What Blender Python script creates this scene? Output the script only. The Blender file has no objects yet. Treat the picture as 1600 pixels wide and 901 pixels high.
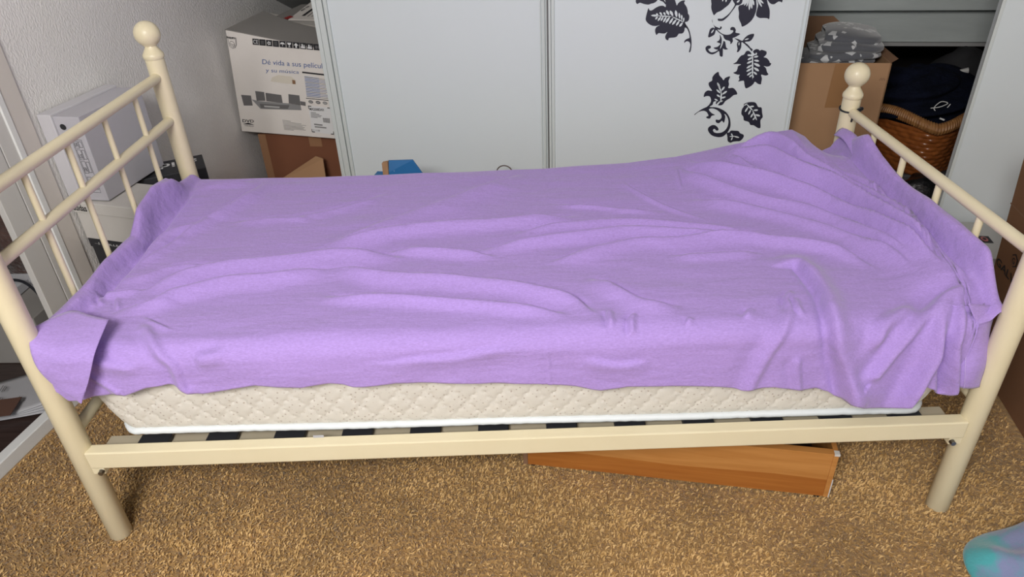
import bpy, bmesh, math, random
import numpy as np
from mathutils import Vector, Matrix
from mathutils.geometry import tessellate_polygon
C = bpy.context.scene.collection
sc = bpy.context.scene
random.seed(7); rng = np.random.default_rng(7)

# ---------------------------------------------------------------- camera, light, exposure
cam_d = bpy.data.cameras.new('camera'); cam = bpy.data.objects.new('camera', cam_d); C.objects.link(cam)
CX, CY, CZ, PITCH, YAW, ROLL, FPX = (1.003357, -1.172872, 1.404117, -0.559663, -0.0123, -0.044172, 1107.674401)
cp, sp, cy_, sy_ = math.cos(PITCH), math.sin(PITCH), math.cos(YAW), math.sin(YAW)
fw = Vector((sy_*cp, cy_*cp, sp)); rt = Vector((cy_, -sy_, 0)); up = rt.cross(fw)
rr = rt*math.cos(ROLL) + up*math.sin(ROLL); uu = -rt*math.sin(ROLL) + up*math.cos(ROLL)
M = Matrix((rr, uu, -fw)).transposed().to_4x4(); M.translation = Vector((CX, CY, CZ))
cam.matrix_world = M
cam_d.sensor_width = 36; cam_d.lens = FPX/1600*36; cam_d.clip_start = .02
sc.camera = cam
w = bpy.data.worlds.new('world'); sc.world = w; w.use_nodes = True
bg = w.node_tree.nodes['Background']; bg.inputs[0].default_value = (.92, .95, 1, 1); bg.inputs[1].default_value = .68
def area(name, loc, aim, sx, sy, power, col):
    d = bpy.data.lights.new(name, 'AREA'); d.shape = 'RECTANGLE'; d.size = sx; d.size_y = sy; d.energy = power; d.color = col
    o = bpy.data.objects.new(name, d); C.objects.link(o); o.location = loc
    o.rotation_euler = (Vector(aim)-Vector(loc)).to_track_quat('-Z', 'Y').to_euler(); return o
area('window_light', (.40, -1.85, 2.20), (.95, .6, .4), .9, .7, 88, (1, .965, .92))
sc.view_settings.view_transform = 'Standard'; sc.view_settings.look = 'None'
sc.view_settings.gamma = 1; sc.view_settings.use_curve_mapping = False
sc.view_settings.exposure = 0.0

# ---------------------------------------------------------------- measured outlines (metres)
DATA = {"folds":[[[[0.044,0.288],[0.108,0.276],[0.152,0.312],[0.216,0.324],[0.28,0.304]],0.006,0.008,0.02],[[[0.116,0.188],[0.18,0.244],[0.24,0.284],[0.308,0.308],[0.384,0.316],[0.46,0.328],[0.52,0.34],[0.588,0.344],[0.668,0.332],[0.748,0.32]],0.014,0.01,0.03],[[[0.1,0.116],[0.148,0.144],[0.196,0.16],[0.22,0.188],[0.268,0.208],[0.332,0.236],[0.44,0.248],[0.52,0.268],[0.6,0.276]],0.013,0.01,0.028],[[[0.532,0.272],[0.6,0.276],[0.66,0.244],[0.752,0.22],[0.828,0.212],[0.9,0.192],[0.988,0.168],[1.056,0.14],[1.116,0.112],[1.148,0.068],[1.168,0.04]],0.013,0.009,0.026],[[[0.544,0.164],[0.616,0.152],[0.724,0.14],[0.832,0.12],[0.904,0.104],[0.972,0.088],[1.052,0.072],[1.12,0.044]],0.01,0.008,0.018],[[[0.48,0.352],[0.6,0.46],[0.732,0.568],[0.884,0.692],[1.024,0.816]],0.009,0.006,0.05],[[[0.532,0.396],[0.628,0.432],[0.724,0.468],[0.828,0.48],[0.932,0.484],[1.056,0.5],[1.18,0.508]],0.012,0.009,0.026],[[[0.672,0.356],[0.744,0.356],[0.816,0.344],[0.876,0.332],[0.964,0.308]],0.009,0.008,0.018],[[[0.896,0.336],[0.928,0.348],[1.052,0.376],[1.088,0.384],[1.184,0.4],[1.272,0.412],[1.352,0.404],[1.464,0.38],[1.556,0.36],[1.608,0.34],[1.68,0.316],[1.748,0.28],[1.784,0.236],[1.812,0.18]],0.012,0.009,0.022],[[[0.972,0.428],[1.016,0.432],[1.112,0.456],[1.224,0.468],[1.32,0.46],[1.436,0.432],[1.548,0.392],[1.644,0.348]],0.009,0.008,0.016],[[[1.064,0.268],[1.14,0.304],[1.22,0.332],[1.304,0.356],[1.38,0.352],[1.5,0.356],[1.612,0.344]],0.01,0.008,0.028],[[[1.08,0.592],[1.208,0.568],[1.292,0.536],[1.412,0.516]],0.005,0.006,0.012],[[[1.312,0.736],[1.32,0.692],[1.364,0.604],[1.404,0.548],[1.452,0.5],[1.504,0.46]],0.004,0.004,0.01],[[[1.476,0.776],[1.464,0.636]],0.003,0.004,0.008],[[[1.608,0.792],[1.688,0.812],[1.752,0.808],[1.788,0.736],[1.812,0.664],[1.86,0.584],[1.9,0.476],[1.928,0.332],[1.956,0.232],[1.96,0.14]],0.013,0.012,0.022],[[[1.62,0.808],[1.688,0.78],[1.736,0.732],[1.78,0.648],[1.84,0.572],[1.876,0.476],[1.9,0.348],[1.924,0.244],[1.956,0.164]],0.013,0.01,0.022],[[[1.512,0.812],[1.552,0.752],[1.624,0.684],[1.7,0.632],[1.748,0.588],[1.812,0.516],[1.856,0.416],[1.884,0.308],[1.908,0.204],[1.92,0.132]],0.011,0.009,0.022],[[[1.472,0.784],[1.516,0.7],[1.584,0.612],[1.672,0.536],[1.76,0.488],[1.816,0.416],[1.852,0.32],[1.872,0.24],[1.888,0.164]],0.011,0.009,0.022],[[[1.46,0.58],[1.548,0.544],[1.656,0.48],[1.736,0.416],[1.792,0.356],[1.836,0.28],[1.86,0.212],[1.868,0.148]],0.01,0.009,0.024],[[[1.636,0.792],[1.668,0.708],[1.712,0.644]],0.005,0.006,0.014],[[[1.884,0.68],[1.888,0.62],[1.908,0.556],[1.948,0.448],[1.956,0.34],[1.96,0.204]],0.009,0.008,0.018],[[[1.352,0.288],[1.44,0.28],[1.556,0.284],[1.58,0.264]],0.006,0.007,0.02],[[[1.148,0.196],[1.188,0.172],[1.224,0.128],[1.26,0.088],[1.308,0.072],[1.356,0.064]],0.01,0.01,0.03],[[[1.696,-0.204],[1.668,-0.112],[1.644,-0.044],[1.636,0.016],[1.648,0.08],[1.652,0.132],[1.648,0.196],[1.64,0.228],[1.592,0.232],[1.568,0.256]],0.02,0.01,0.03],[[[1.816,-0.216],[1.836,-0.136],[1.848,-0.072],[1.86,-0.024],[1.872,0.016],[1.892,0.044],[1.948,0.068],[1.968,0.076]],0.018,0.026,0.01],[[[1.736,-0.128],[1.752,-0.096],[1.768,-0.06],[1.796,-0.02],[1.836,0.016],[1.892,0.052],[1.964,0.076]],0.012,0.02,0.01],[[[1.92,-0.184],[1.9,-0.108],[1.888,-0.032],[1.908,0.036],[1.944,0.064]],0.016,0.016,0.008],[[[1.716,-0.072],[1.736,-0.012],[1.776,0.016],[1.832,0.052]],0.008,0.018,0.012],[[[1.884,-0.172],[1.868,-0.088],[1.864,-0.012],[1.888,0.032]],-0.01,0.01,0.01],[[[1.588,-0.156],[1.576,-0.104],[1.572,-0.06]],0.007,0.012,0.008],[[[1.484,-0.152],[1.5,-0.092],[1.52,-0.036],[1.552,0.02],[1.584,0.08]],0.008,0.02,0.01],[[[0.296,-0.104],[0.288,-0.088],[0.284,-0.032],[0.26,-0.004],[0.184,0.096]],0.009,0.016,0.009],[[[0.148,-0.1],[0.128,-0.076],[0.1,-0.048]],0.005,0.01,0.006],[[[0.116,-0.012],[0.164,-0.028],[0.216,-0.04]],0.004,0.01,0.02],[[[1.188,0.008],[1.188,0.068]],0.006,0.006,0.008],[[[1.228,-0.008],[1.232,0.032],[1.248,0.048]],0.006,0.006,0.008],[[[1.56,0.036],[1.568,0.08],[1.592,0.12]],0.006,0.006,0.008],[[[1.344,0.008],[1.352,0.032]],0.004,0.006,0.008],[[[1.464,0.02],[1.488,0.056]],0.005,0.008,0.008],[[[0.176,0.112],[0.232,0.076],[0.272,0.052]],0.003,0.004,0.006],[[[1.58,0.02],[1.58,0.052],[1.588,0.092]],0.005,0.006,0.008],[[[0.036,0.516],[0.04,0.644],[0.048,0.764],[0.056,0.804]],0.006,0.01,0.016],[[[0.048,0.36],[0.08,0.492],[0.144,0.548],[0.184,0.62],[0.22,0.7],[0.256,0.832]],0.008,0.01,0.028],[[[0.056,0.312],[0.108,0.42],[0.136,0.504],[0.18,0.572]],0.005,0.008,0.02],[[[0.044,0.768],[0.108,0.808],[0.22,0.82]],0.004,0.008,0.02],[[[0.368,0.556],[0.464,0.592],[0.56,0.644],[0.64,0.716]],0.004,0.01,0.02],[[[0.228,0.552],[0.296,0.564],[0.364,0.568],[0.472,0.552]],0.003,0.008,0.016],[[[0.056,0.132],[0.048,0.196],[0.104,0.212],[0.156,0.228]],0.006,0.008,0.014],[[[0.068,0.156],[0.048,0.196]],0.004,0.004,0.006],[[[0.116,0.132],[0.088,0.192]],0.004,0.004,0.006],[[[0.664,-0.048],[0.744,-0.048],[0.852,-0.04],[0.956,-0.024],[1.036,-0.012]],0.003,0.008,0.02],[[[0.324,-0.02],[0.38,-0.012],[0.396,0.0]],0.005,0.012,0.02],[[[1.116,-0.052],[1.196,-0.076],[1.276,-0.068]],0.003,0.01,0.02],[[[1.06,-0.124],[1.056,-0.052],[1.052,-0.008]],0.002,0.004,0.004]],"hem":[[0.064,-0.116],[0.092,-0.108],[0.148,-0.104],[0.16,-0.108],[0.212,-0.088],[0.256,-0.084],[0.272,-0.088],[0.284,-0.1],[0.296,-0.108],[0.324,-0.112],[0.388,-0.1],[0.44,-0.092],[0.488,-0.1],[0.536,-0.104],[0.564,-0.1],[0.596,-0.096],[0.624,-0.1],[0.644,-0.108],[0.668,-0.108],[0.736,-0.1],[1.036,-0.116],[1.116,-0.128],[1.148,-0.136],[1.168,-0.14],[1.2,-0.136],[1.224,-0.132],[1.32,-0.136],[1.42,-0.144],[1.48,-0.156],[1.512,-0.148],[1.536,-0.148],[1.592,-0.16],[1.628,-0.156],[1.652,-0.164],[1.68,-0.184],[1.692,-0.204],[1.716,-0.212],[1.784,-0.216],[1.816,-0.216],[1.836,-0.164],[1.844,-0.16],[1.884,-0.18],[1.912,-0.188],[1.92,-0.184],[1.92,-0.156],[1.928,-0.144]],"flowers":[{"poly":[[[1.613,0.963],[1.615,0.952],[1.615,0.946],[1.62,0.939],[1.629,0.943],[1.642,0.939],[1.657,0.937],[1.666,0.94],[1.672,0.941],[1.68,0.945],[1.685,0.951],[1.686,0.963]],[[1.658,0.926],[1.662,0.919],[1.67,0.919],[1.68,0.926],[1.692,0.932],[1.705,0.933],[1.713,0.929],[1.713,0.939],[1.711,0.957],[1.736,0.957],[1.744,0.945],[1.749,0.934],[1.753,0.941],[1.763,0.948],[1.774,0.949],[1.772,0.941],[1.781,0.929],[1.786,0.915],[1.787,0.909],[1.792,0.901],[1.792,0.889],[1.787,0.883],[1.78,0.881],[1.785,0.87],[1.781,0.862],[1.78,0.852],[1.774,0.845],[1.763,0.844],[1.758,0.836],[1.75,0.832],[1.737,0.831],[1.731,0.829],[1.73,0.823],[1.723,0.825],[1.719,0.833],[1.721,0.842],[1.725,0.85],[1.717,0.845],[1.707,0.845],[1.696,0.846],[1.69,0.84],[1.686,0.846],[1.684,0.856],[1.688,0.866],[1.699,0.872],[1.686,0.869],[1.671,0.871],[1.658,0.879],[1.651,0.889],[1.652,0.903],[1.655,0.917]],[[1.691,0.951],[1.704,0.945],[1.712,0.937],[1.712,0.943],[1.7,0.957],[1.688,0.959]],[[1.776,0.878],[1.785,0.872],[1.794,0.86],[1.8,0.846],[1.805,0.829],[1.808,0.81],[1.807,0.787],[1.802,0.784],[1.803,0.796],[1.804,0.808],[1.8,0.817],[1.793,0.82],[1.787,0.818],[1.785,0.814],[1.783,0.818],[1.786,0.824],[1.794,0.829],[1.799,0.831],[1.796,0.846],[1.788,0.861],[1.781,0.865]]],"vein":[[1.667,0.903,1.688,0.902,0.00701],[1.684,0.902,1.736,0.899,0.00378],[1.734,0.9,1.777,0.881,0.00378],[1.691,0.903,1.684,0.909,0.00647],[1.704,0.903,1.695,0.913,0.00647],[1.715,0.903,1.708,0.913,0.00647],[1.727,0.903,1.716,0.919,0.00809],[1.74,0.9,1.728,0.918,0.00863],[1.752,0.896,1.746,0.919,0.00863],[1.762,0.892,1.758,0.911,0.00647],[1.769,0.887,1.767,0.905,0.00594],[1.775,0.882,1.775,0.896,0.00486],[1.69,0.901,1.683,0.89,0.00647],[1.701,0.9,1.691,0.885,0.00647],[1.709,0.901,1.701,0.885,0.00594],[1.719,0.9,1.709,0.881,0.00647],[1.73,0.899,1.717,0.879,0.00755],[1.741,0.896,1.729,0.876,0.00755],[1.752,0.891,1.739,0.873,0.00755],[1.762,0.887,1.752,0.87,0.00701],[1.773,0.881,1.763,0.867,0.00755]]},{"poly":[[[1.861,0.958],[1.859,0.938],[1.86,0.924],[1.866,0.91],[1.871,0.903],[1.879,0.911],[1.892,0.917],[1.903,0.926],[1.914,0.936],[1.921,0.95],[1.923,0.957]],[[1.925,0.955],[1.926,0.946],[1.932,0.938],[1.932,0.932],[1.926,0.92],[1.918,0.908],[1.907,0.898],[1.897,0.892],[1.886,0.892],[1.884,0.889],[1.888,0.885],[1.899,0.885],[1.906,0.889],[1.917,0.9],[1.925,0.912],[1.934,0.926],[1.938,0.933],[1.947,0.934],[1.954,0.94],[1.955,0.949],[1.952,0.957]],[[1.947,0.932],[1.956,0.935],[1.962,0.938],[1.967,0.941],[1.973,0.957],[1.993,0.957],[2.0,0.937],[2.002,0.922],[2.0,0.906],[1.994,0.89],[1.984,0.878],[1.973,0.87],[1.964,0.867],[1.96,0.876],[1.954,0.886],[1.95,0.896],[1.949,0.91],[1.945,0.924]],[[1.999,0.957],[2.025,0.957],[2.035,0.937],[2.043,0.92],[2.046,0.904],[2.046,0.89],[2.04,0.893],[2.028,0.894],[2.016,0.894],[2.005,0.9],[2.003,0.91],[2.005,0.926],[2.005,0.937]],[[2.031,0.957],[2.036,0.945],[2.045,0.937],[2.055,0.936],[2.062,0.941],[2.068,0.944],[2.074,0.943],[2.078,0.941],[2.079,0.949],[2.079,0.956]]],"vein":[[1.974,0.955,1.962,0.932,0.00593],[1.976,0.955,1.97,0.929,0.00486],[1.978,0.955,1.98,0.918,0.00701],[1.98,0.955,1.988,0.922,0.00647],[1.983,0.955,1.993,0.933,0.00647],[1.999,0.955,2.018,0.928,0.00593],[2.001,0.955,2.022,0.938,0.00539],[1.894,0.958,1.893,0.945,0.00486],[1.904,0.957,1.904,0.943,0.00486],[1.947,0.949,1.938,0.942,0.00593]]},{"poly":[[[1.867,0.89],[1.87,0.878],[1.877,0.869],[1.888,0.864],[1.894,0.862],[1.895,0.867],[1.899,0.867],[1.9,0.862],[1.895,0.857],[1.887,0.858],[1.894,0.851],[1.905,0.844],[1.918,0.841],[1.93,0.843],[1.937,0.849],[1.938,0.854],[1.934,0.856],[1.929,0.856],[1.928,0.862],[1.933,0.866],[1.941,0.864],[1.946,0.856],[1.946,0.848],[1.956,0.846],[1.961,0.843],[1.954,0.838],[1.946,0.833],[1.939,0.83],[1.941,0.821],[1.938,0.814],[1.934,0.811],[1.933,0.818],[1.928,0.822],[1.917,0.825],[1.91,0.832],[1.907,0.839],[1.894,0.847],[1.883,0.856],[1.881,0.85],[1.879,0.842],[1.871,0.836],[1.86,0.833],[1.861,0.85],[1.864,0.86],[1.872,0.864],[1.878,0.862],[1.872,0.874],[1.867,0.884]],[[1.896,0.842],[1.903,0.831],[1.905,0.821],[1.905,0.811],[1.908,0.817],[1.91,0.821],[1.916,0.819],[1.919,0.809],[1.922,0.8],[1.928,0.795],[1.919,0.793],[1.912,0.796],[1.913,0.784],[1.913,0.77],[1.904,0.773],[1.9,0.788],[1.891,0.782],[1.879,0.777],[1.866,0.781],[1.857,0.79],[1.855,0.8],[1.862,0.806],[1.87,0.805],[1.872,0.799],[1.867,0.795],[1.864,0.795],[1.868,0.788],[1.876,0.784],[1.887,0.786],[1.896,0.792],[1.888,0.794],[1.881,0.799],[1.893,0.802],[1.9,0.809],[1.901,0.813],[1.889,0.818],[1.896,0.823],[1.898,0.831]],[[1.945,0.83],[1.958,0.827],[1.971,0.822],[1.978,0.832],[1.989,0.841],[2.005,0.844],[2.004,0.832],[1.996,0.821],[1.984,0.819],[1.98,0.817],[1.991,0.809],[2.001,0.799],[2.008,0.794],[2.005,0.788],[1.997,0.797],[1.985,0.807],[1.972,0.817],[1.969,0.815],[1.97,0.801],[1.965,0.788],[1.958,0.785],[1.959,0.796],[1.955,0.809],[1.957,0.819],[1.961,0.819],[1.952,0.825]]],"vein":[[1.876,0.859,1.868,0.846,0.00486],[1.902,0.794,1.91,0.821,0.00378],[1.977,0.825,1.991,0.829,0.00432],[1.961,0.818,1.962,0.807,0.00378]]},{"poly":[[[1.988,0.788],[1.997,0.789],[2.004,0.783],[2.005,0.778],[1.999,0.777],[2.006,0.771],[2.013,0.773],[2.02,0.778],[2.014,0.781],[2.01,0.788],[2.018,0.795],[2.027,0.794],[2.031,0.79],[2.037,0.793],[2.047,0.79],[2.053,0.787],[2.054,0.779],[2.05,0.773],[2.047,0.769],[2.057,0.766],[2.066,0.757],[2.069,0.751],[2.074,0.748],[2.07,0.74],[2.061,0.738],[2.051,0.74],[2.059,0.733],[2.064,0.721],[2.07,0.712],[2.061,0.708],[2.047,0.711],[2.051,0.699],[2.051,0.687],[2.05,0.678],[2.039,0.681],[2.03,0.687],[2.025,0.678],[2.015,0.669],[2.003,0.664],[1.997,0.676],[1.994,0.688],[1.989,0.69],[1.975,0.687],[1.978,0.694],[1.975,0.702],[1.977,0.71],[1.97,0.71],[1.955,0.716],[1.964,0.721],[1.967,0.73],[1.968,0.739],[1.977,0.744],[1.966,0.746],[1.951,0.746],[1.961,0.753],[1.967,0.765],[1.974,0.774],[1.982,0.777]]],"vein":[[2.008,0.791,2.021,0.694,0.00509],[2.012,0.769,1.996,0.76,0.00713],[2.013,0.757,1.995,0.748,0.00713],[2.015,0.745,1.996,0.732,0.00713],[2.016,0.733,1.997,0.721,0.00713],[2.016,0.721,2.001,0.708,0.00662],[2.018,0.711,2.009,0.702,0.0056],[2.008,0.774,1.993,0.776,0.00662],[2.014,0.769,2.029,0.772,0.00662],[2.016,0.759,2.034,0.756,0.00713],[2.017,0.749,2.039,0.739,0.00866],[2.019,0.735,2.038,0.723,0.00815],[2.02,0.721,2.033,0.711,0.00662],[2.019,0.711,2.023,0.7,0.00509],[2.021,0.775,2.021,0.784,0.0056]]},{"poly":[[[1.906,0.719],[1.91,0.708],[1.919,0.699],[1.926,0.691],[1.931,0.699],[1.946,0.704],[1.943,0.689],[1.946,0.677],[1.945,0.664],[1.96,0.665],[1.972,0.655],[1.977,0.643],[1.966,0.64],[1.955,0.629],[1.941,0.619],[1.933,0.606],[1.921,0.603],[1.909,0.609],[1.911,0.618],[1.901,0.615],[1.899,0.605],[1.89,0.597],[1.912,0.596],[1.932,0.589],[1.949,0.578],[1.962,0.56],[1.968,0.537],[1.967,0.52],[1.959,0.503],[1.946,0.49],[1.928,0.488],[1.908,0.494],[1.895,0.508],[1.893,0.521],[1.904,0.531],[1.916,0.531],[1.927,0.522],[1.929,0.514],[1.922,0.512],[1.915,0.518],[1.91,0.513],[1.916,0.505],[1.929,0.503],[1.944,0.507],[1.956,0.52],[1.96,0.537],[1.958,0.553],[1.95,0.568],[1.942,0.573],[1.947,0.563],[1.945,0.541],[1.937,0.548],[1.928,0.539],[1.918,0.542],[1.916,0.552],[1.927,0.551],[1.934,0.559],[1.931,0.573],[1.917,0.586],[1.9,0.592],[1.888,0.588],[1.899,0.575],[1.911,0.569],[1.9,0.565],[1.895,0.555],[1.883,0.557],[1.883,0.562],[1.889,0.565],[1.883,0.577],[1.871,0.583],[1.854,0.578],[1.842,0.567],[1.842,0.571],[1.863,0.588],[1.881,0.598],[1.89,0.61],[1.892,0.621],[1.886,0.634],[1.874,0.635],[1.866,0.632],[1.868,0.647],[1.878,0.655],[1.892,0.654],[1.88,0.67],[1.878,0.682],[1.888,0.689],[1.888,0.701],[1.896,0.713]]],"vein":[[1.906,0.683,1.924,0.648,0.00545],[1.924,0.651,1.925,0.619,0.00623],[1.926,0.622,1.91,0.6,0.00623],[1.919,0.661,1.906,0.683,0.00701],[1.923,0.654,1.932,0.669,0.00701],[1.926,0.641,1.942,0.654,0.00701],[1.922,0.645,1.906,0.659,0.00623],[1.924,0.628,1.94,0.634,0.00623],[1.922,0.632,1.909,0.641,0.00623],[1.919,0.615,1.932,0.62,0.00545],[1.916,0.619,1.903,0.626,0.00545]]},{"poly":[[[2.004,0.609],[2.015,0.615],[2.031,0.617],[2.043,0.614],[2.053,0.6],[2.064,0.598],[2.069,0.579],[2.073,0.564],[2.067,0.552],[2.071,0.527],[2.062,0.525],[2.047,0.534],[2.036,0.535],[2.028,0.546],[2.012,0.551],[2.008,0.564],[2.0,0.574],[2.0,0.591],[2.005,0.601]]],"vein":[[2.012,0.61,2.036,0.588,0.00545],[2.034,0.591,2.055,0.552,0.00545],[2.024,0.601,2.039,0.602,0.00623],[2.038,0.588,2.054,0.589,0.00701],[2.046,0.573,2.064,0.568,0.00701],[2.02,0.601,2.011,0.581,0.00623],[2.03,0.591,2.024,0.572,0.00623],[2.039,0.578,2.033,0.562,0.00623],[2.049,0.565,2.041,0.553,0.00545],[2.016,0.612,2.005,0.604,0.0039]]},{"poly":[[[1.959,0.504],[1.967,0.506],[1.972,0.513],[1.985,0.513],[1.998,0.512],[2.005,0.504],[2.017,0.499],[2.018,0.489],[2.009,0.476],[1.996,0.474],[1.984,0.472],[1.976,0.468],[1.966,0.474],[1.963,0.489]]],"vein":[[1.969,0.491,1.988,0.493,0.00468],[1.984,0.493,2.004,0.488,0.00545],[1.981,0.493,1.974,0.503,0.00468],[1.981,0.491,1.977,0.477,0.00468]]}],"pface":[[0.011,1.55,0.426],[0.623,1.5,0.414],[0.609,1.5,0.748],[0.047,1.55,0.834]],"print":{"icons":[[[0.1959,0.9104],[0.2446,0.9166],[0.2489,0.9784],[0.2,0.9702]],[[0.2475,0.9165],[0.2948,0.9226],[0.2992,0.9849],[0.2517,0.9768]],[[0.299,0.9228],[0.3456,0.9288],[0.35,0.9916],[0.3032,0.9836]],[[0.3492,0.9289],[0.3955,0.935],[0.4,0.9983],[0.3533,0.9902]],[[0.3999,0.9369],[0.4468,0.9432],[0.4512,1.0071],[0.4041,0.9987]],[[0.4509,0.9435],[0.4976,0.9499],[0.5021,1.0144],[0.4552,1.0058]],[[0.5019,0.9511],[0.5484,0.9576],[0.5529,1.0227],[0.5061,1.0139]],[[0.5532,0.9589],[0.599,0.9655],[0.6036,1.0311],[0.5575,1.0223]],[[0.6031,0.9658],[0.6494,0.9726],[0.654,1.0388],[0.6075,1.0297]],[[0.6541,0.9731],[0.7146,0.9841],[0.7193,1.051],[0.6585,1.0376]]],"bar":[[0.5378,0.705],[0.7839,0.7219],[0.786,0.7399],[0.5387,0.7219]],"line1":[[0.2437,0.7155],[0.7398,0.7788],[0.745,0.8522],[0.2506,0.7805]],"line2":[[0.2606,0.6436],[0.5101,0.6795],[0.5157,0.7267],[0.2656,0.6938]],"blue":[[0.5344,0.445],[0.7506,0.458],[0.7707,0.6897],[0.5429,0.6843]],"rule":[[0.5335,0.4314],[0.736,0.4412],[0.7369,0.4493],[0.5344,0.4392]],"slot":[[0.2876,0.5668],[0.3028,0.6103],[0.3529,0.645],[0.4514,0.6503],[0.4769,0.6189],[0.4739,0.5765],[0.4024,0.5667]],"slotdark":[[0.4542,0.6187],[0.4764,0.6142],[0.475,0.5749],[0.4521,0.5739]],"grey1":[[[0.0491,0.2772],[0.1176,0.2874],[0.1166,0.39],[0.0409,0.3858]],[[0.1545,0.3434],[0.2222,0.3525],[0.2232,0.4443],[0.1553,0.4433]],[[0.2286,0.3508],[0.352,0.3497],[0.351,0.4366],[0.2325,0.4386]],[[0.3973,0.3555],[0.4843,0.3466],[0.4872,0.457],[0.4057,0.4559]],[[0.4848,0.3515],[0.5221,0.3483],[0.5252,0.3923],[0.4866,0.395]]],"grey2":[[0.1186,0.3514],[0.1777,0.3426],[0.3973,0.3555],[0.4843,0.3466],[0.485,0.2955],[0.1748,0.2618]],"grey3":[[0.1744,0.3145],[0.4017,0.3373],[0.3837,0.2943],[0.1793,0.2718]],"grey4":[[0.2064,0.3038],[0.3262,0.3087],[0.3211,0.2937],[0.2076,0.2854]],"dvd":[[0.0172,0.0984],[0.1059,0.1048],[0.1075,0.1359],[0.0191,0.131]],"disc":[[0.015,0.0795],[0.0614,0.0992],[0.1065,0.0813],[0.0591,0.0802]],"video":[[0.0282,0.0596],[0.0971,0.0584],[0.0989,0.0738],[0.0284,0.0727]],"small":[[0.3298,0.0516],[0.4872,0.052],[0.5055,0.1594],[0.327,0.1726]],"seals":[[0.565,0.4016],[0.6188,0.4048],[0.6697,0.4075]],"label":[[0.5366,0.0586],[0.6963,0.0496],[0.7081,0.3622],[0.5405,0.3564]],"model":[[0.5477,0.306],[0.6516,0.3141],[0.6535,0.3422],[0.5476,0.3333]],"barcode":[[0.634,0.1838],[0.685,0.1817],[0.688,0.238],[0.6347,0.2363]],"gb1":[[0.5619,0.1427],[0.623,0.1417],[0.6236,0.159],[0.5625,0.1598]],"gb2":[[0.5642,0.1159],[0.649,0.115],[0.6494,0.1304],[0.5639,0.131]],"cnum":[[0.5492,0.0734],[0.5961,0.0718],[0.597,0.0922],[0.5501,0.0938]],"shield":[[0.0085,0.936],[0.0749,0.9477],[0.0707,0.8791],[0.0574,0.8475],[0.0345,0.8349],[0.0123,0.8511],[0.0081,0.8876]],"phil":[[0.0026,0.9235],[0.0654,0.9305],[0.0667,0.9495],[0.004,0.9475]],"lines":[[0.5484,0.2254],[0.6287,0.2233],[0.6301,0.2934],[0.5526,0.2921]]},"flapR":[[1.905,0.012,0.585],[1.985,0.037,0.563],[1.974,-0.02,0.388],[1.918,-0.02,0.396]]}
# ---------------------------------------------------------------- helpers
RA = math.atan(.187)                      # the room is turned this much against the bed
UV_ = Vector((math.sin(RA), math.cos(RA), 0)); VV_ = Vector((math.cos(RA), -math.sin(RA), 0)); OO_ = Vector((-.43, .187, 0))
def RM(s, t, z): return OO_ + VV_*s + UV_*t + Vector((0, 0, z))
def RMR(cs, ct, a, s, t, z):              # room point turned about (cs,ct) by a degrees
    a = math.radians(a); ds, dt = s, t
    return RM(cs+ds*math.cos(a)-dt*math.sin(a), ct+ds*math.sin(a)+dt*math.cos(a), z)

def mat(name, col, rough=.6, metal=0, noise=None, bump=None, sheen=0, coat=0, spec=.5):
    """noise=(scale, colour2, contrast) second tone; bump=(scale, strength, distance)"""
    m = bpy.data.materials.new(name); m.use_nodes = True
    nt = m.node_tree; b = nt.nodes['Principled BSDF']
    b.inputs['Base Color'].default_value = (*col, 1); b.inputs['Roughness'].default_value = rough
    b.inputs['Metallic'].default_value = metal; b.inputs['Sheen Weight'].default_value = sheen
    b.inputs['Coat Weight'].default_value = coat; b.inputs['Specular IOR Level'].default_value = spec
    tc = nt.nodes.new('ShaderNodeTexCoord')
    if noise:
        n = nt.nodes.new('ShaderNodeTexNoise'); n.inputs['Scale'].default_value = noise[0]; n.inputs['Detail'].default_value = 5
        mp = nt.nodes.new('ShaderNodeMapping')
        if len(noise) > 3: mp.inputs['Scale'].default_value = noise[3]
        nt.links.new(tc.outputs['Object'], mp.inputs[0]); nt.links.new(mp.outputs[0], n.inputs['Vector'])
        r = nt.nodes.new('ShaderNodeValToRGB'); e = r.color_ramp.elements; c = noise[2]
        e[0].position = .5-c; e[1].position = .5+c; e[0].color = (*noise[1], 1); e[1].color = (*col, 1)
        nt.links.new(n.outputs[0], r.inputs[0]); nt.links.new(r.outputs[0], b.inputs['Base Color'])
    if bump:
        n = nt.nodes.new('ShaderNodeTexNoise'); n.inputs['Scale'].default_value = bump[0]; n.inputs['Detail'].default_value = 4
        mp = nt.nodes.new('ShaderNodeMapping')
        if len(bump) > 3: mp.inputs['Scale'].default_value = bump[3]
        nt.links.new(tc.outputs['Object'], mp.inputs[0]); nt.links.new(mp.outputs[0], n.inputs['Vector'])
        bu = nt.nodes.new('ShaderNodeBump'); bu.inputs['Strength'].default_value = bump[1]; bu.inputs['Distance'].default_value = bump[2]
        nt.links.new(n.outputs[0], bu.inputs['Height']); nt.links.new(bu.outputs[0], b.inputs['Normal'])
    return m

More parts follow.
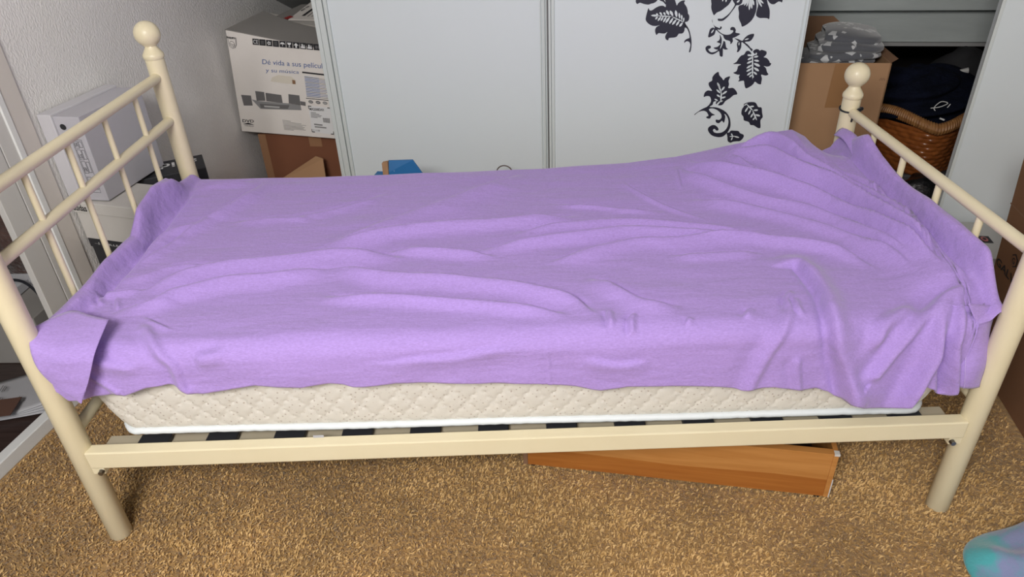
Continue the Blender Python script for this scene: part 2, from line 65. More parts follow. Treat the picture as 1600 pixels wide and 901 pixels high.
def world_loc(o):
    v = Vector((0, 0, 0))
    while o: v += Vector(o.location); o = o.parent
    return v
class MB:
    def __init__(s): s.v = []; s.f = []; s.m = []
    def add(s, vs, fs, mi=0):
        k = len(s.v); s.v += [Vector(v) for v in vs]
        for f in fs: s.f.append([k+i for i in f]); s.m.append(mi)
    def hexa(s, c, mi=0):                 # 4 bottom corners then 4 top corners
        s.add(c, [(3, 2, 1, 0), (4, 5, 6, 7), (0, 1, 5, 4), (1, 2, 6, 5), (2, 3, 7, 6), (3, 0, 4, 7)], mi)
    def box(s, a, b, mi=0, P=None):
        P = P or (lambda x, y, z: Vector((x, y, z)))
        (x0, y0, z0), (x1, y1, z1) = a, b
        s.hexa([P(x0, y0, z0), P(x1, y0, z0), P(x1, y1, z0), P(x0, y1, z0), P(x0, y0, z1), P(x1, y0, z1), P(x1, y1, z1), P(x0, y1, z1)], mi)
    def tube(s, pts, r, n=16, mi=0, cap=True, closed=False):
        pts = [Vector(p) for p in pts]; R = r if isinstance(r, (list, tuple)) else [r]*len(pts); N = len(pts); k = len(s.v)
        a = None
        for i, p in enumerate(pts):
            q0 = pts[(i-1) % N] if (closed or i > 0) else p; q1 = pts[(i+1) % N] if (closed or i < N-1) else p
            d = (q1-q0).normalized()
            if a is None: a = d.orthogonal().normalized()
            else: a = (a-d*a.dot(d)).normalized()
            b = d.cross(a)
            for j in range(n):
                t = 2*math.pi*j/n; s.v.append(p+(a*math.cos(t)+b*math.sin(t))*R[i])
        for i in range(N if closed else N-1):
            for j in range(n):
                i2 = (i+1) % N
                s.f.append([k+i*n+j, k+i*n+(j+1) % n, k+i2*n+(j+1) % n, k+i2*n+j]); s.m.append(mi)
        if cap and not closed:
            s.f.append([k+j for j in range(n)][::-1]); s.m.append(mi); s.f.append([k+(N-1)*n+j for j in range(n)]); s.m.append(mi)
    def lathe(s, c, prof, n=32, mi=0):
        s.tube([Vector(c)+Vector((0, 0, z)) for r, z in prof], [max(r, 1e-4) for r, z in prof], n, mi)
    def grid(s, G, mi=0):
        nu, nv = len(G), len(G[0]); k = len(s.v)
        for row in G: s.v += [Vector(p) for p in row]
        for i in range(nu-1):
            for j in range(nv-1):
                s.f.append([k+i*nv+j, k+(i+1)*nv+j, k+(i+1)*nv+j+1, k+i*nv+j+1]); s.m.append(mi)
    def poly(s, pts, mi=0):
        pts = [Vector(p) for p in pts]; k = len(s.v); s.v += pts
        for t in tessellate_polygon([pts]): s.f.append([k+i for i in t]); s.m.append(mi)
    def build(s, name, mats, parent=None, smooth=False, bevel=0, base=None):
        me = bpy.data.meshes.new(name)
        if parent is not None: off = world_loc(parent)
        elif base is not None: off = Vector(base)
        else:
            xs = [v.x for v in s.v]; ys = [v.y for v in s.v]; zs = [v.z for v in s.v]
            off = Vector(((min(xs)+max(xs))/2, (min(ys)+max(ys))/2, min(zs)))
        me.from_pydata([v-off for v in s.v], [], s.f)
        for m in (mats if isinstance(mats, (list, tuple)) else [mats]): me.materials.append(m)
        me.polygons.foreach_set('material_index', s.m)
        if smooth: me.polygons.foreach_set('use_smooth', [True]*len(me.polygons))
        me.update()
        o = bpy.data.objects.new(name, me); C.objects.link(o)
        if parent is not None: o.parent = parent
        else: o.location = off
        if bevel:
            b = o.modifiers.new('bevel', 'BEVEL'); b.width = bevel; b.segments = 2; b.limit_method = 'ANGLE'; b.harden_normals = False
        if smooth == 'auto':
            try: me.set_sharp_from_angle(angle=math.radians(40))
            except Exception: pass
        return o
def tag(o, label, cat, group=None):
    o['label'] = label; o['category'] = cat
    if group: o['group'] = group
    return o
def thing(name, label, cat, loc, group=None):
    o = bpy.data.objects.new(name, None); C.objects.link(o); o.location = loc; o.empty_display_size = .05
    return tag(o, label, cat, group)
def struct(o): o['kind'] = 'structure'; return o
def catmull(P, n=3):
    P = [Vector(p) for p in P]; N = len(P); out = []
    for i in range(N):
        p0, p1, p2, p3 = P[i-1], P[i], P[(i+1) % N], P[(i+2) % N]
        for k in range(n):
            t = k/n
            out.append(.5*((2*p1)+(p2-p0)*t+(2*p0-5*p1+4*p2-p3)*t*t+(-p0+3*p1-3*p2+p3)*t**3))
    return out
def spline(P, n=8):
    P = [Vector(p) for p in P]; out = []
    for i in range(len(P)-1):
        p0, p1, p2, p3 = P[max(i-1, 0)], P[i], P[i+1], P[min(i+2, len(P)-1)]
        for k in range(n):
            t = k/n
            out.append(.5*((2*p1)+(p2-p0)*t+(2*p0-5*p1+4*p2-p3)*t*t+(-p0+3*p1-3*p2+p3)*t**3))
    return out+[P[-1]]
def text_mesh(txt, bold=False):
    """triangles of a line of text, scaled to a 0..1 box; returns verts, faces"""
    cu = bpy.data.curves.new('t', 'FONT'); cu.body = txt; cu.resolution_u = 3
    if bold: cu.offset = .018
    o = bpy.data.objects.new('t', cu); C.objects.link(o); bpy.context.view_layer.update()
    me = bpy.data.meshes.new_from_object(o.evaluated_get(bpy.context.evaluated_depsgraph_get()))
    vs = [(v.co.x, v.co.y) for v in me.vertices]; fs = [tuple(p.vertices) for p in me.polygons]
    bpy.data.objects.remove(o); bpy.data.curves.remove(cu); bpy.data.meshes.remove(me)
    x0 = min(v[0] for v in vs); x1 = max(v[0] for v in vs); y0 = min(v[1] for v in vs); y1 = max(v[1] for v in vs)
    return [((x-x0)/(x1-x0), (y-y0)/(y1-y0)) for x, y in vs], fs
def bil(c, a, b): return c[0]*(1-a)*(1-b)+c[1]*a*(1-b)+c[2]*a*b+c[3]*(1-a)*b
class Face:
    """prints things a hair above a flat face given by its 4 corners BL BR TR TL"""
    def __init__(s, c, lift=.0006):
        s.c = [Vector(x) for x in c]; s.n = (s.c[1]-s.c[0]).cross(s.c[3]-s.c[0]).normalized(); s.l = lift
    def P(s, a, b, k=1): return bil(s.c, a, b)+s.n*s.l*k
    def poly(s, mb, uv, mi=0, k=1): mb.poly([s.P(a, b, k) for a, b in uv], mi)
    def text(s, mb, txt, q, mi=0, k=1, bold=False):
        vs, fs = text_mesh(txt, bold); q = [Vector((a, b, 0)) for a, b in q]; vv = []
        for x, y in vs:
            p = bil(q, x, y); vv.append(s.P(p.x, p.y, k))
        mb.add(vv, fs, mi)
def rect(a0, b0, a1, b1): return [(a0, b0), (a1, b0), (a1, b1), (a0, b1)]

# ---------------------------------------------------------------- materials
def wall_mat():
    m = mat('stucco_wall', (.78, .765, .75), .95, noise=(3, (.74, .725, .71), .2), bump=(190, .5, .006, (1, 1, .6))); return m
M_wall = wall_mat()
M_door = mat('door_white', (.69, .74, .76), .38, bump=(400, .08, .001))
M_doorf = mat('door_frame_white', (.63, .67, .66), .35)
M_trim = mat('painted_trim', (.58, .57, .55), .5, bump=(40, .15, .002))
M_trimw = mat('trim_bright', (.72, .73, .72), .4)
M_grey = mat('painted_boards', (.44, .48, .47), .7, noise=(6, (.36, .39, .39), .25, (.3, 4, 4)), bump=(30, .3, .003, (.2, 4, 4)))
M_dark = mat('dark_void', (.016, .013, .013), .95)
M_slope = mat('grey_slope', (.30, .30, .30), .9, bump=(60, .3, .003))
M_cream = mat('cream_enamel', (.78, .70, .49), .38, noise=(9, (.75, .665, .455), .2), bump=(260, .06, .001), coat=.1)
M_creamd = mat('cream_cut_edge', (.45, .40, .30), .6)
M_steel = mat('steel', (.35, .36, .38), .3, 1)
M_black = mat('black_plastic', (.022, .024, .03), .5)
M_slat = mat('birch_slat', (.42, .33, .26), .6, noise=(12, (.34, .26, .19), .2, (1, 12, 1)))
M_card = mat('cardboard', (.40, .235, .125), .85, noise=(5, (.345, .195, .10), .3), bump=(120, .15, .001))
M_cardin = mat('cardboard_inside', (.27, .15, .085), .9, noise=(7, (.22, .12, .065), .3))
M_cardr = mat('cardboard_red', (.20, .075, .035), .85, noise=(5, (.16, .058, .027), .3), bump=(120, .15, .001))
M_tape = mat('brown_tape', (.30, .155, .065), .3)
M_tapec = mat('clear_tape', (.30, .16, .085), .25)
M_white = mat('white_card', (.62, .60, .57), .6, noise=(8, (.57, .55, .52), .3))
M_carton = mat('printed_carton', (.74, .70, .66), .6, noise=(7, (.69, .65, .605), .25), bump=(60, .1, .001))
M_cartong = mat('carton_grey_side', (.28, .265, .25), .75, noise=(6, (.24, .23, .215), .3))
M_silver = mat('silver_card', (.47, .46, .50), .5, noise=(40, (.45, .44, .48), .3))
M_silverl = mat('silver_card_light', (.55, .54, .57), .5)
M_blk = mat('ink_black', (.015, .015, .018), .6)
M_blkcard = mat('black_card', (.02, .021, .026), .6, noise=(9, (.03, .03, .034), .3))
M_blue = mat('ink_blue', (.045, .10, .30), .6)
M_lblue = mat('ink_pale_blue', (.25, .33, .52), .6)
M_g1 = mat('ink_grey', (.13, .125, .125), .6); M_g2 = mat('ink_midgrey', (.24, .24, .24), .6); M_g3 = mat('ink_light', (.45, .45, .44), .6)
M_red = mat('ink_red', (.30, .02, .02), .6)
M_wprint = mat('ink_white', (.7, .7, .7), .6)
M_vinyl = mat('dark_vinyl', (.014, .014, .03), .45)
M_paper = mat('white_paper', (.42, .42, .44), .7, noise=(4, (.36, .36, .38), .3))
M_navy = mat('navy_cloth', (.006, .008, .020), .95, noise=(14, (.003, .004, .008), .2), bump=(40, .9, .012), spec=.1)
M_blkcloth = mat('black_cloth', (.012, .012, .014), .85, bump=(50, .5, .004))
M_cordb = mat('black_cord', (.012, .014, .02), .6)
M_drawer = None
def ramp_wood(name, c1, c2, sc_):
    m = mat(name, c1, .38, coat=.25, spec=.4); nt = m.node_tree; b = nt.nodes['Principled BSDF']
    tc = nt.nodes.new('ShaderNodeTexCoord'); mp = nt.nodes.new('ShaderNodeMapping'); mp.inputs['Scale'].default_value = sc_
    mp.inputs['Rotation'].default_value = (0, 0, RA)
    n = nt.nodes.new('ShaderNodeTexNoise'); n.inputs['Scale'].default_value = 4; n.inputs['Detail'].default_value = 8; n.inputs['Distortion'].default_value = .6
    r = nt.nodes.new('ShaderNodeValToRGB'); e = r.color_ramp.elements; e[0].position = .32; e[1].position = .68; e[0].color = (*c2, 1); e[1].color = (*c1, 1)
    nt.links.new(tc.outputs['Object'], mp.inputs[0]); nt.links.new(mp.outputs[0], n.inputs[0]); nt.links.new(n.outputs[0], r.inputs[0]); nt.links.new(r.outputs[0], b.inputs['Base Color'])
    return m
M_wood1 = ramp_wood('orange_pine_light', (.56, .26, .075), (.45, .185, .045), (1, 1, 14))
M_wood2 = ramp_wood('orange_pine_dark', (.44, .165, .034), (.35, .115, .022), (1, 1, 18))
M_brownfloor = ramp_wood('dark_brown_board', (.050, .032, .028), (.030, .019, .017), (2, 30, 2))

def sheet_mat():
    m = mat('lilac_cotton', (.42, .30, .59), .85, sheen=.25, spec=.2); nt = m.node_tree; b = nt.nodes['Principled BSDF']; L = nt.links
    tc = nt.nodes.new('ShaderNodeTexCoord')
    def noise(scale, det, vs=(1, 1, 1)):
        mp = nt.nodes.new('ShaderNodeMapping'); mp.inputs['Scale'].default_value = vs; n = nt.nodes.new('ShaderNodeTexNoise')
        n.inputs['Scale'].default_value = scale; n.inputs['Detail'].default_value = det
        L.new(tc.outputs['Object'], mp.inputs[0]); L.new(mp.outputs[0], n.inputs[0]); return n
    n1 = noise(14, 3, (.45, 1.3, 1.3)); n2 = noise(420, 2, (.35, 1, 1)); n3 = noise(420, 2, (1, .35, .35)); n4 = noise(34, 4, (.25, 1.6, 1.6))
    b1 = nt.nodes.new('ShaderNodeBump'); b1.inputs['Strength'].default_value = .7; b1.inputs['Distance'].default_value = .012
    L.new(n1.outputs[0], b1.inputs['Height'])
    b3 = nt.nodes.new('ShaderNodeBump'); b3.inputs['Strength'].default_value = .35; b3.inputs['Distance'].default_value = .004
    L.new(n4.outputs[0], b3.inputs['Height']); L.new(b1.outputs[0], b3.inputs['Normal'])
    ad = nt.nodes.new('ShaderNodeMath'); ad.operation = 'ADD'; L.new(n2.outputs[0], ad.inputs[0]); L.new(n3.outputs[0], ad.inputs[1])
    b2 = nt.nodes.new('ShaderNodeBump'); b2.inputs['Strength'].default_value = .35; b2.inputs['Distance'].default_value = .0012
    L.new(ad.outputs[0], b2.inputs['Height']); L.new(b3.outputs[0], b2.inputs['Normal']); L.new(b2.outputs[0], b.inputs['Normal'])
    r = nt.nodes.new('ShaderNodeValToRGB'); e = r.color_ramp.elements; e[0].position = .3; e[1].position = .75
    e[0].color = (.365, .245, .585, 1); e[1].color = (.445, .305, .70, 1)
    L.new(n2.outputs[0], r.inputs[0]); L.new(r.outputs[0], b.inputs['Base Color'])
    return m
M_sheet = sheet_mat()
M_seam = mat('seam_thread', (.55, .42, .75), .8)

def mattress_mat():
    m = mat('mattress_ticking', (.60, .56, .50), .8, bump=(300, .15, .001)); nt = m.node_tree; b = nt.nodes['Principled BSDF']; L = nt.links
    tc = nt.nodes.new('ShaderNodeTexCoord'); v = nt.nodes.new('ShaderNodeTexVoronoi'); v.inputs['Scale'].default_value = 88; v.inputs['Randomness'].default_value = .3
    mp = nt.nodes.new('ShaderNodeMapping'); mp.inputs['Rotation'].default_value = (0, .6, 0); mp.inputs['Scale'].default_value = (1, .001, 1)
    L.new(tc.outputs['Object'], mp.inputs[0]); L.new(mp.outputs[0], v.inputs[0])
    r = nt.nodes.new('ShaderNodeValToRGB'); e = r.color_ramp.elements; e[0].position = .13; e[1].position = .22
    e[0].color = (.44, .38, .33, 1); e[1].color = (.66, .63, .57, 1)
    L.new(v.outputs['Distance'], r.inputs[0]); L.new(r.outputs[0], b.inputs['Base Color']); return m
M_matt = mattress_mat()
M_piping = mat('white_piping', (.72, .76, .78), .6, bump=(500, .3, .001))

# ---------------------------------------------------------------- room
mb = MB(); mb.add([(-1.6, -2.2, 0), (4.2, -2.2, 0), (4.2, 3.6, 0), (-1.6, 3.6, 0)], [(0, 1, 2, 3)])
def carpet_mat(name, pile):
    m = mat(name, (.34, .21, .09), .95, spec=.1, sheen=.2); nt = m.node_tree; b = nt.nodes['Principled BSDF']; L = nt.links
    r = nt.nodes.new('ShaderNodeValToRGB'); e = r.color_ramp.elements
    if pile:
        g = nt.nodes.new('ShaderNodeNewGeometry'); src = g.outputs['Random Per Island']
        e[0].position = 0; e[0].color = (.36, .205, .07, 1); e[1].position = 1; e[1].color = (.70, .47, .215, 1)
        k = e.new(.5); k.color = (.57, .36, .145, 1)
    else:
        tc = nt.nodes.new('ShaderNodeTexCoord'); n = nt.nodes.new('ShaderNodeTexNoise'); n.inputs['Scale'].default_value = 90; n.inputs['Detail'].default_value = 6
        L.new(tc.outputs['Object'], n.inputs[0]); src = n.outputs[0]
        e[0].position = .35; e[0].color = (.30, .175, .065, 1); e[1].position = .65; e[1].color = (.46, .29, .12, 1)
        bu = nt.nodes.new('ShaderNodeBump'); bu.inputs['Strength'].default_value = .9; bu.inputs['Distance'].default_value = .01
        L.new(n.outputs[0], bu.inputs['Height']); L.new(bu.outputs[0], b.inputs['Normal'])
    L.new(src, r.inputs[0])
    tc2 = nt.nodes.new('ShaderNodeTexCoord'); n2 = nt.nodes.new('ShaderNodeTexNoise'); n2.inputs['Scale'].default_value = 4.5; n2.inputs['Detail'].default_value = 6
    L.new(tc2.outputs['Object'], n2.inputs[0]); mr = nt.nodes.new('ShaderNodeMapRange'); mr.inputs['From Min'].default_value = .3; mr.inputs['From Max'].default_value = .7
    mr.inputs['To Min'].default_value = .80; mr.inputs['To Max'].default_value = 1.10; L.new(n2.outputs[0], mr.inputs[0])
    mx = nt.nodes.new('ShaderNodeVectorMath'); mx.operation = 'SCALE'; L.new(r.outputs[0], mx.inputs[0]); L.new(mr.outputs[0], mx.inputs['Scale'])
    L.new(mx.outputs[0], b.inputs['Base Color'])
    return m
M_carpet = carpet_mat('carpet_backing', False); M_pile = carpet_mat('carpet_pile_yarn', True)
struct(mb.build('floor', M_carpet, base=(0, 0, 0)))

# carpet pile: short bent yarn tufts
def carpet_pile():
    N = 150000
    x = rng.uniform(-.46, 2.75, N); y = rng.uniform(-.36, .92, N)
    s = (x-OO_.x)*VV_.x+(y-OO_.y)*VV_.y
    t = (x-OO_.x)*UV_.x+(y-OO_.y)*UV_.y
    keep = (s > .022) & ~((s > 2.70) & (t > .46)) & ~((np.hypot(x, y) < .024)) & ~((np.hypot(x-2, y) < .024))
    x = x[keep]; y = y[keep]; N = len(x)
    # combed patches: neighbouring tufts lean the same way
    ang = .9*np.sin(x*7.1+1.3*np.sin(y*9))+.9*np.cos(y*8.3+1.1*np.sin(x*6))-1.2+rng.normal(0, 1.5, N)
    lean = rng.uniform(.3, 1.15, N); h = rng.uniform(.007, .012, N); wd = rng.uniform(.0013, .0022, N)
    dx, dy = np.cos(ang), np.sin(ang); px, py = -dy, dx
    V = np.zeros((N, 5, 3))
    for i, (k, zz, ww) in enumerate(((0, 0, .7), (0, 0, .7), (.45, .62, 1.), (.45, .62, 1.), (1., 1., 0))):
        sg = (-1 if i % 2 == 0 else 1)*ww
        tw = 0.7*(k)
        qx = px*np.cos(tw)-py*np.sin(tw); qy = px*np.sin(tw)+py*np.cos(tw)
        V[:, i, 0] = x+dx*h*lean*k*k+qx*wd*sg; V[:, i, 1] = y+dy*h*lean*k*k+qy*wd*sg; V[:, i, 2] = h*zz*(1-.35*lean*k)+wd*.4*sg
    V[:, :, 2] = np.maximum(V[:, :, 2], -.001)
    me = bpy.data.meshes.new('carpet_pile')
    me.vertices.add(N*5); me.vertices.foreach_set('co', V.reshape(-1))
    k = np.arange(N)*5
    loops = np.stack([k, k+1, k+3, k+2, k+2, k+3, k+4], 1).reshape(-1)
    ls = np.stack([np.arange(N)*7, np.arange(N)*7+4], 1).reshape(-1); lt = np.tile([4, 3], N)
    me.loops.add(N*7); me.loops.foreach_set('vertex_index', loops.astype(np.int32))
    me.polygons.add(N*2); me.polygons.foreach_set('loop_start', ls.astype(np.int32))
    me.update(calc_edges=True); me.validate(); me.materials.append(M_pile)
    o = bpy.data.objects.new('carpet_pile', me); C.objects.link(o); o['kind'] = 'stuff'
    tag(o, 'tan shaggy carpet pile covering the floor under and before the bed', 'carpet')
carpet_pile()

# left wall with a framed closet opening in it
mb = MB(); mb.box((-.10, .555, 0), (0, 3.4, 2.3), P=RM); struct(mb.build('wall_left', M_wall))
mb = MB()
for a, b, d, mi in ((.372, .438, .003, 0), (.438, .442, .0, 0), (.442, .484, .003, 0), (.484, .503, .009, 1), (.503, .563, .006, 2)):
    mb.box((-.018, a, 0), (d, b, 2.2), mi, P=RM)
struct(mb.build('trim_1', [M_trim, M_trimw, mat('trim_beige', (.62, .58, .54), .5)], bevel=.0015))
mb = MB(); mb.box((-.022, -1.5, 0), (.012, .37, .042), P=RM); struct(mb.build('trim_2', M_trimw, bevel=.003))
# inside of the closet
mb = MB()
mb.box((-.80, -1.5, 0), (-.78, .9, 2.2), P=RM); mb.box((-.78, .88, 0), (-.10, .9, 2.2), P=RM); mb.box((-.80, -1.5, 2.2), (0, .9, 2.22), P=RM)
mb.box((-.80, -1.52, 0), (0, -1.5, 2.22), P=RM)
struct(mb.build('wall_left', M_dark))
mb = MB(); mb.box((-.78, -1.5, 0), (-.022, .88, .024), P=RM); struct(mb.build('floor', M_brownfloor))
# eave behind the sliding doors: roof slope, knee board, dark hollow below
mb = MB(); mb.hexa([RM(-.1, 1.25, 1.225), RM(3.9, 1.25, 1.225), RM(3.9, 3.3, .30), RM(-.1, 3.3, .30), RM(-.1, 1.25, 1.265), RM(3.9, 1.25, 1.265), RM(3.9, 3.3, .34), RM(-.1, 3.3, .34)])
struct(mb.build('ceiling', M_slope))
mb = MB(); mb.box((-.9, -2.0, 2.34), (3.9, 1.52, 2.38), P=RM); struct(mb.build('ceiling', M_wall))
mb = MB(); mb.box((-.05, 1.46, 2.1), (3.75, 1.50, 2.34), P=RM); struct(mb.build('trim_6', M_wall))
mb = MB(); mb.box((1.2, 2.10, .668), (3.9, 2.13, .802), P=RM); mb.box((1.2, 2.03, .802), (3.9, 2.13, .845), P=RM); mb.box((1.2, 2.115, .648), (3.9, 2.16, .668), 1, P=RM)
struct(mb.build('trim_3', [M_grey, M_slope], bevel=.002))
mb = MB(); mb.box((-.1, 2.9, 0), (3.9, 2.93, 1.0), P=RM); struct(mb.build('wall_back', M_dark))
mb = MB(); mb.box((3.7, -1.5, 0), (3.75, 3.0, 2.3), P=RM); struct(mb.build('wall_right', M_wall))
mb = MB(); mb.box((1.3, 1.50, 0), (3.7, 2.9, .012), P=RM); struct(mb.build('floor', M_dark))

# sliding doors
def door(name, s0, s1, t, left_edge, right_edge, z0=.05, z1=2.1):
    root = bpy.data.objects.new(name, None); C.objects.link(root); root.location = RM((s0+s1)/2, t, z0); struct(root)
    mb = MB(); mb.box((s0, t, z0), (s1, t+.018, z1), P=RM); mb.build('door_panel', M_door, root)
    mb = MB()
    for a, b, d in left_edge: mb.box((s0+a, t-d, z0), (s0+b, t+.002, z1), P=RM)
    for a, b, d in right_edge: mb.box((s1-b, t-d, z0), (s1-a, t+.002, z1), P=RM)
    mb.build('door_stile', M_doorf, root, bevel=.001)
    return root
door('door_1', .465, 1.325, 1.470, ((0, .016, .012), (.018, .040, .014), (.043, .056, .010)), ((.0, .012, .012), (.016, .026, .010), (.030, .034, .006)))
D2 = door('door_2', 1.322, 2.165, 1.450, ((.002, .010, .010), (.012, .022, .008)), ((0, .004, .010), (.012, .016, .004)))
mb = MB(); mb.box((1.3185, 1.441, .05), (1.3222, 1.468, 2.1), P=RM); mb.build('door_gap_shade', M_g1, D2)  # thin dark strip standing in for the shadow in the gap between the doors
D3 = door('door_3', 2.715, 3.60, 1.440, ((0, .010, .008),), ((0, .02, .01),), z0=.03)
mb = MB(); mb.box((.40, 1.43, 0), (3.7, 1.50, .03), P=RM); struct(mb.build('trim_5', M_trimw))

# vinyl flowers on the second door
for fl in DATA['flowers']:
    mb = MB(); T = 1.4495
    for pl in fl['poly']:
        P2 = catmull([(a, b, 0) for a, b in pl], 3)
        mb.poly([RM(p.x, T-.0004, p.y) for p in P2], 0)
    for a, b, c, d, wd in fl['vein']:
        p = Vector((a, b, 0)); q = Vector((c, d, 0)); n = (q-p).normalized().orthogonal() if 0 else Vector((-(q-p).y, (q-p).x, 0)).normalized()
        L_ = [p, p.lerp(q, .25)+n*wd*.34, p.lerp(q, .6)+n*wd*.5, p.lerp(q, .88)+n*wd*.3, q, p.lerp(q, .88)-n*wd*.3, p.lerp(q, .6)-n*wd*.5, p.lerp(q, .25)-n*wd*.34]
        mb.poly([RM(v.x, T-.0009, v.y) for v in L_], 1)
    o = mb.build('flower_decal', [M_vinyl, M_door], D2)
    o['label'] = 'dark vinyl flower cut-out'
# ---------------------------------------------------------------- bed frame
BW = .8746; HT, HL, FT_ = .8808, .7558, .6985
bed = thing('bed_frame', 'cream enamelled metal single bed frame with ball finials on its posts', 'bed', (1, BW/2, 0))
def post(x, y, ztop):
    """round post with cap ring, neck and ball finial; ztop = centre of the ball"""
    r = .0255; m = MB(); zc = ztop-.066
    m.lathe((x, y, 0), [(.018, 0), (.0235, .001), (r, .004), (r, zc)], 32)
    o = m.build('post', M_cream, bed, smooth='auto')
    m = MB(); br = .0345
    pr = [(r, zc-.002), (.0275, zc+.001), (.0285, zc+.006), (.0280, zc+.012), (.0255, zc+.0155), (.0215, zc+.022), (.0165, zc+.030), (.0155, zc+.034), (.0175, zc+.0355), (.020, zc+.037)]
    for k in range(0, 15):
        a = -math.pi/2+.62+(math.pi-.62)*k/14
        pr.append((br*math.cos(a), ztop+br*math.sin(a)))
    m.lathe((x, y, 0), pr, 32); m.build('finial', M_cream, bed, smooth='auto')
    return o
post(0, BW, .9967); post(0, 0, .9967); post(2, BW, .8036); post(2, 0, .8036)
def bar(name, a, b, r, n=20):
    m = MB(); m.tube([a, b], r, n); return m.build(name, M_cream, bed, smooth='auto')
for z, nm in ((HT, 'headboard_rail'), (HL, 'headboard_rail'), (.33, 'headboard_rail')): bar(nm, (0, .02, z), (0, BW-.02, z), .0135)
for z in (FT_, .33): bar('footboard_rail', (2, .02, z), (2, BW-.02, z), .0135)
for y in (.188, .358, .532, .702):
    bar('spindle', (0, y, .33), (0, y, HT), .0072, 14)
    bar('spindle', (2, y, .33), (2, y, FT_), .0082, 14)
for y0, y1 in ((-.0215, .0085), (BW-.0085, BW+.0215)):
    m = MB(); m.box((.020, y0, .244), (1.981, y1, .291)); m.build('side_rail', M_cream, bed, bevel=.003)
    yy = (y1, y1+.060) if y0 < .1 else (y0-.060, y0)
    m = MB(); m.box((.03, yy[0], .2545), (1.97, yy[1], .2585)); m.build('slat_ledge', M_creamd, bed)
for x, sx in ((0, 1), (2, -1)):
    for y in (-.006, BW+.006):
        m = MB(); m.box((min(x+sx*.012, x+sx*.046), y-.011, .222), (max(x+sx*.012, x+sx*.046), y+.011, .246)); b_ = m.build('rail_bracket', M_cream, bed, bevel=.002)
        m = MB(); m.tube([(x+sx*.040, y-.011, .232), (x+sx*.040, y-.020, .232)], [.0065, .0055], 12); m.build('bolt', M_steel, b_, smooth='auto')
m = MB(); m.box((.02, BW/2-.015, .225), (1.98, BW/2+.015, .252)); m.build('centre_beam', M_cream, bed, bevel=.003)
for k in range(12):
    x = .118+k*.1565
    m = MB(); m.box((x, .030, .259), (x+.062, BW-.030, .268)); s_ = m.build('slat', M_slat, bed, bevel=.002)
    for y in (.010, BW-.055):
        m = MB(); m.box((x-.004, y, .2585), (x+.066, y+.045, .273)); m.build('slat_holder', M_black, s_, bevel=.002)

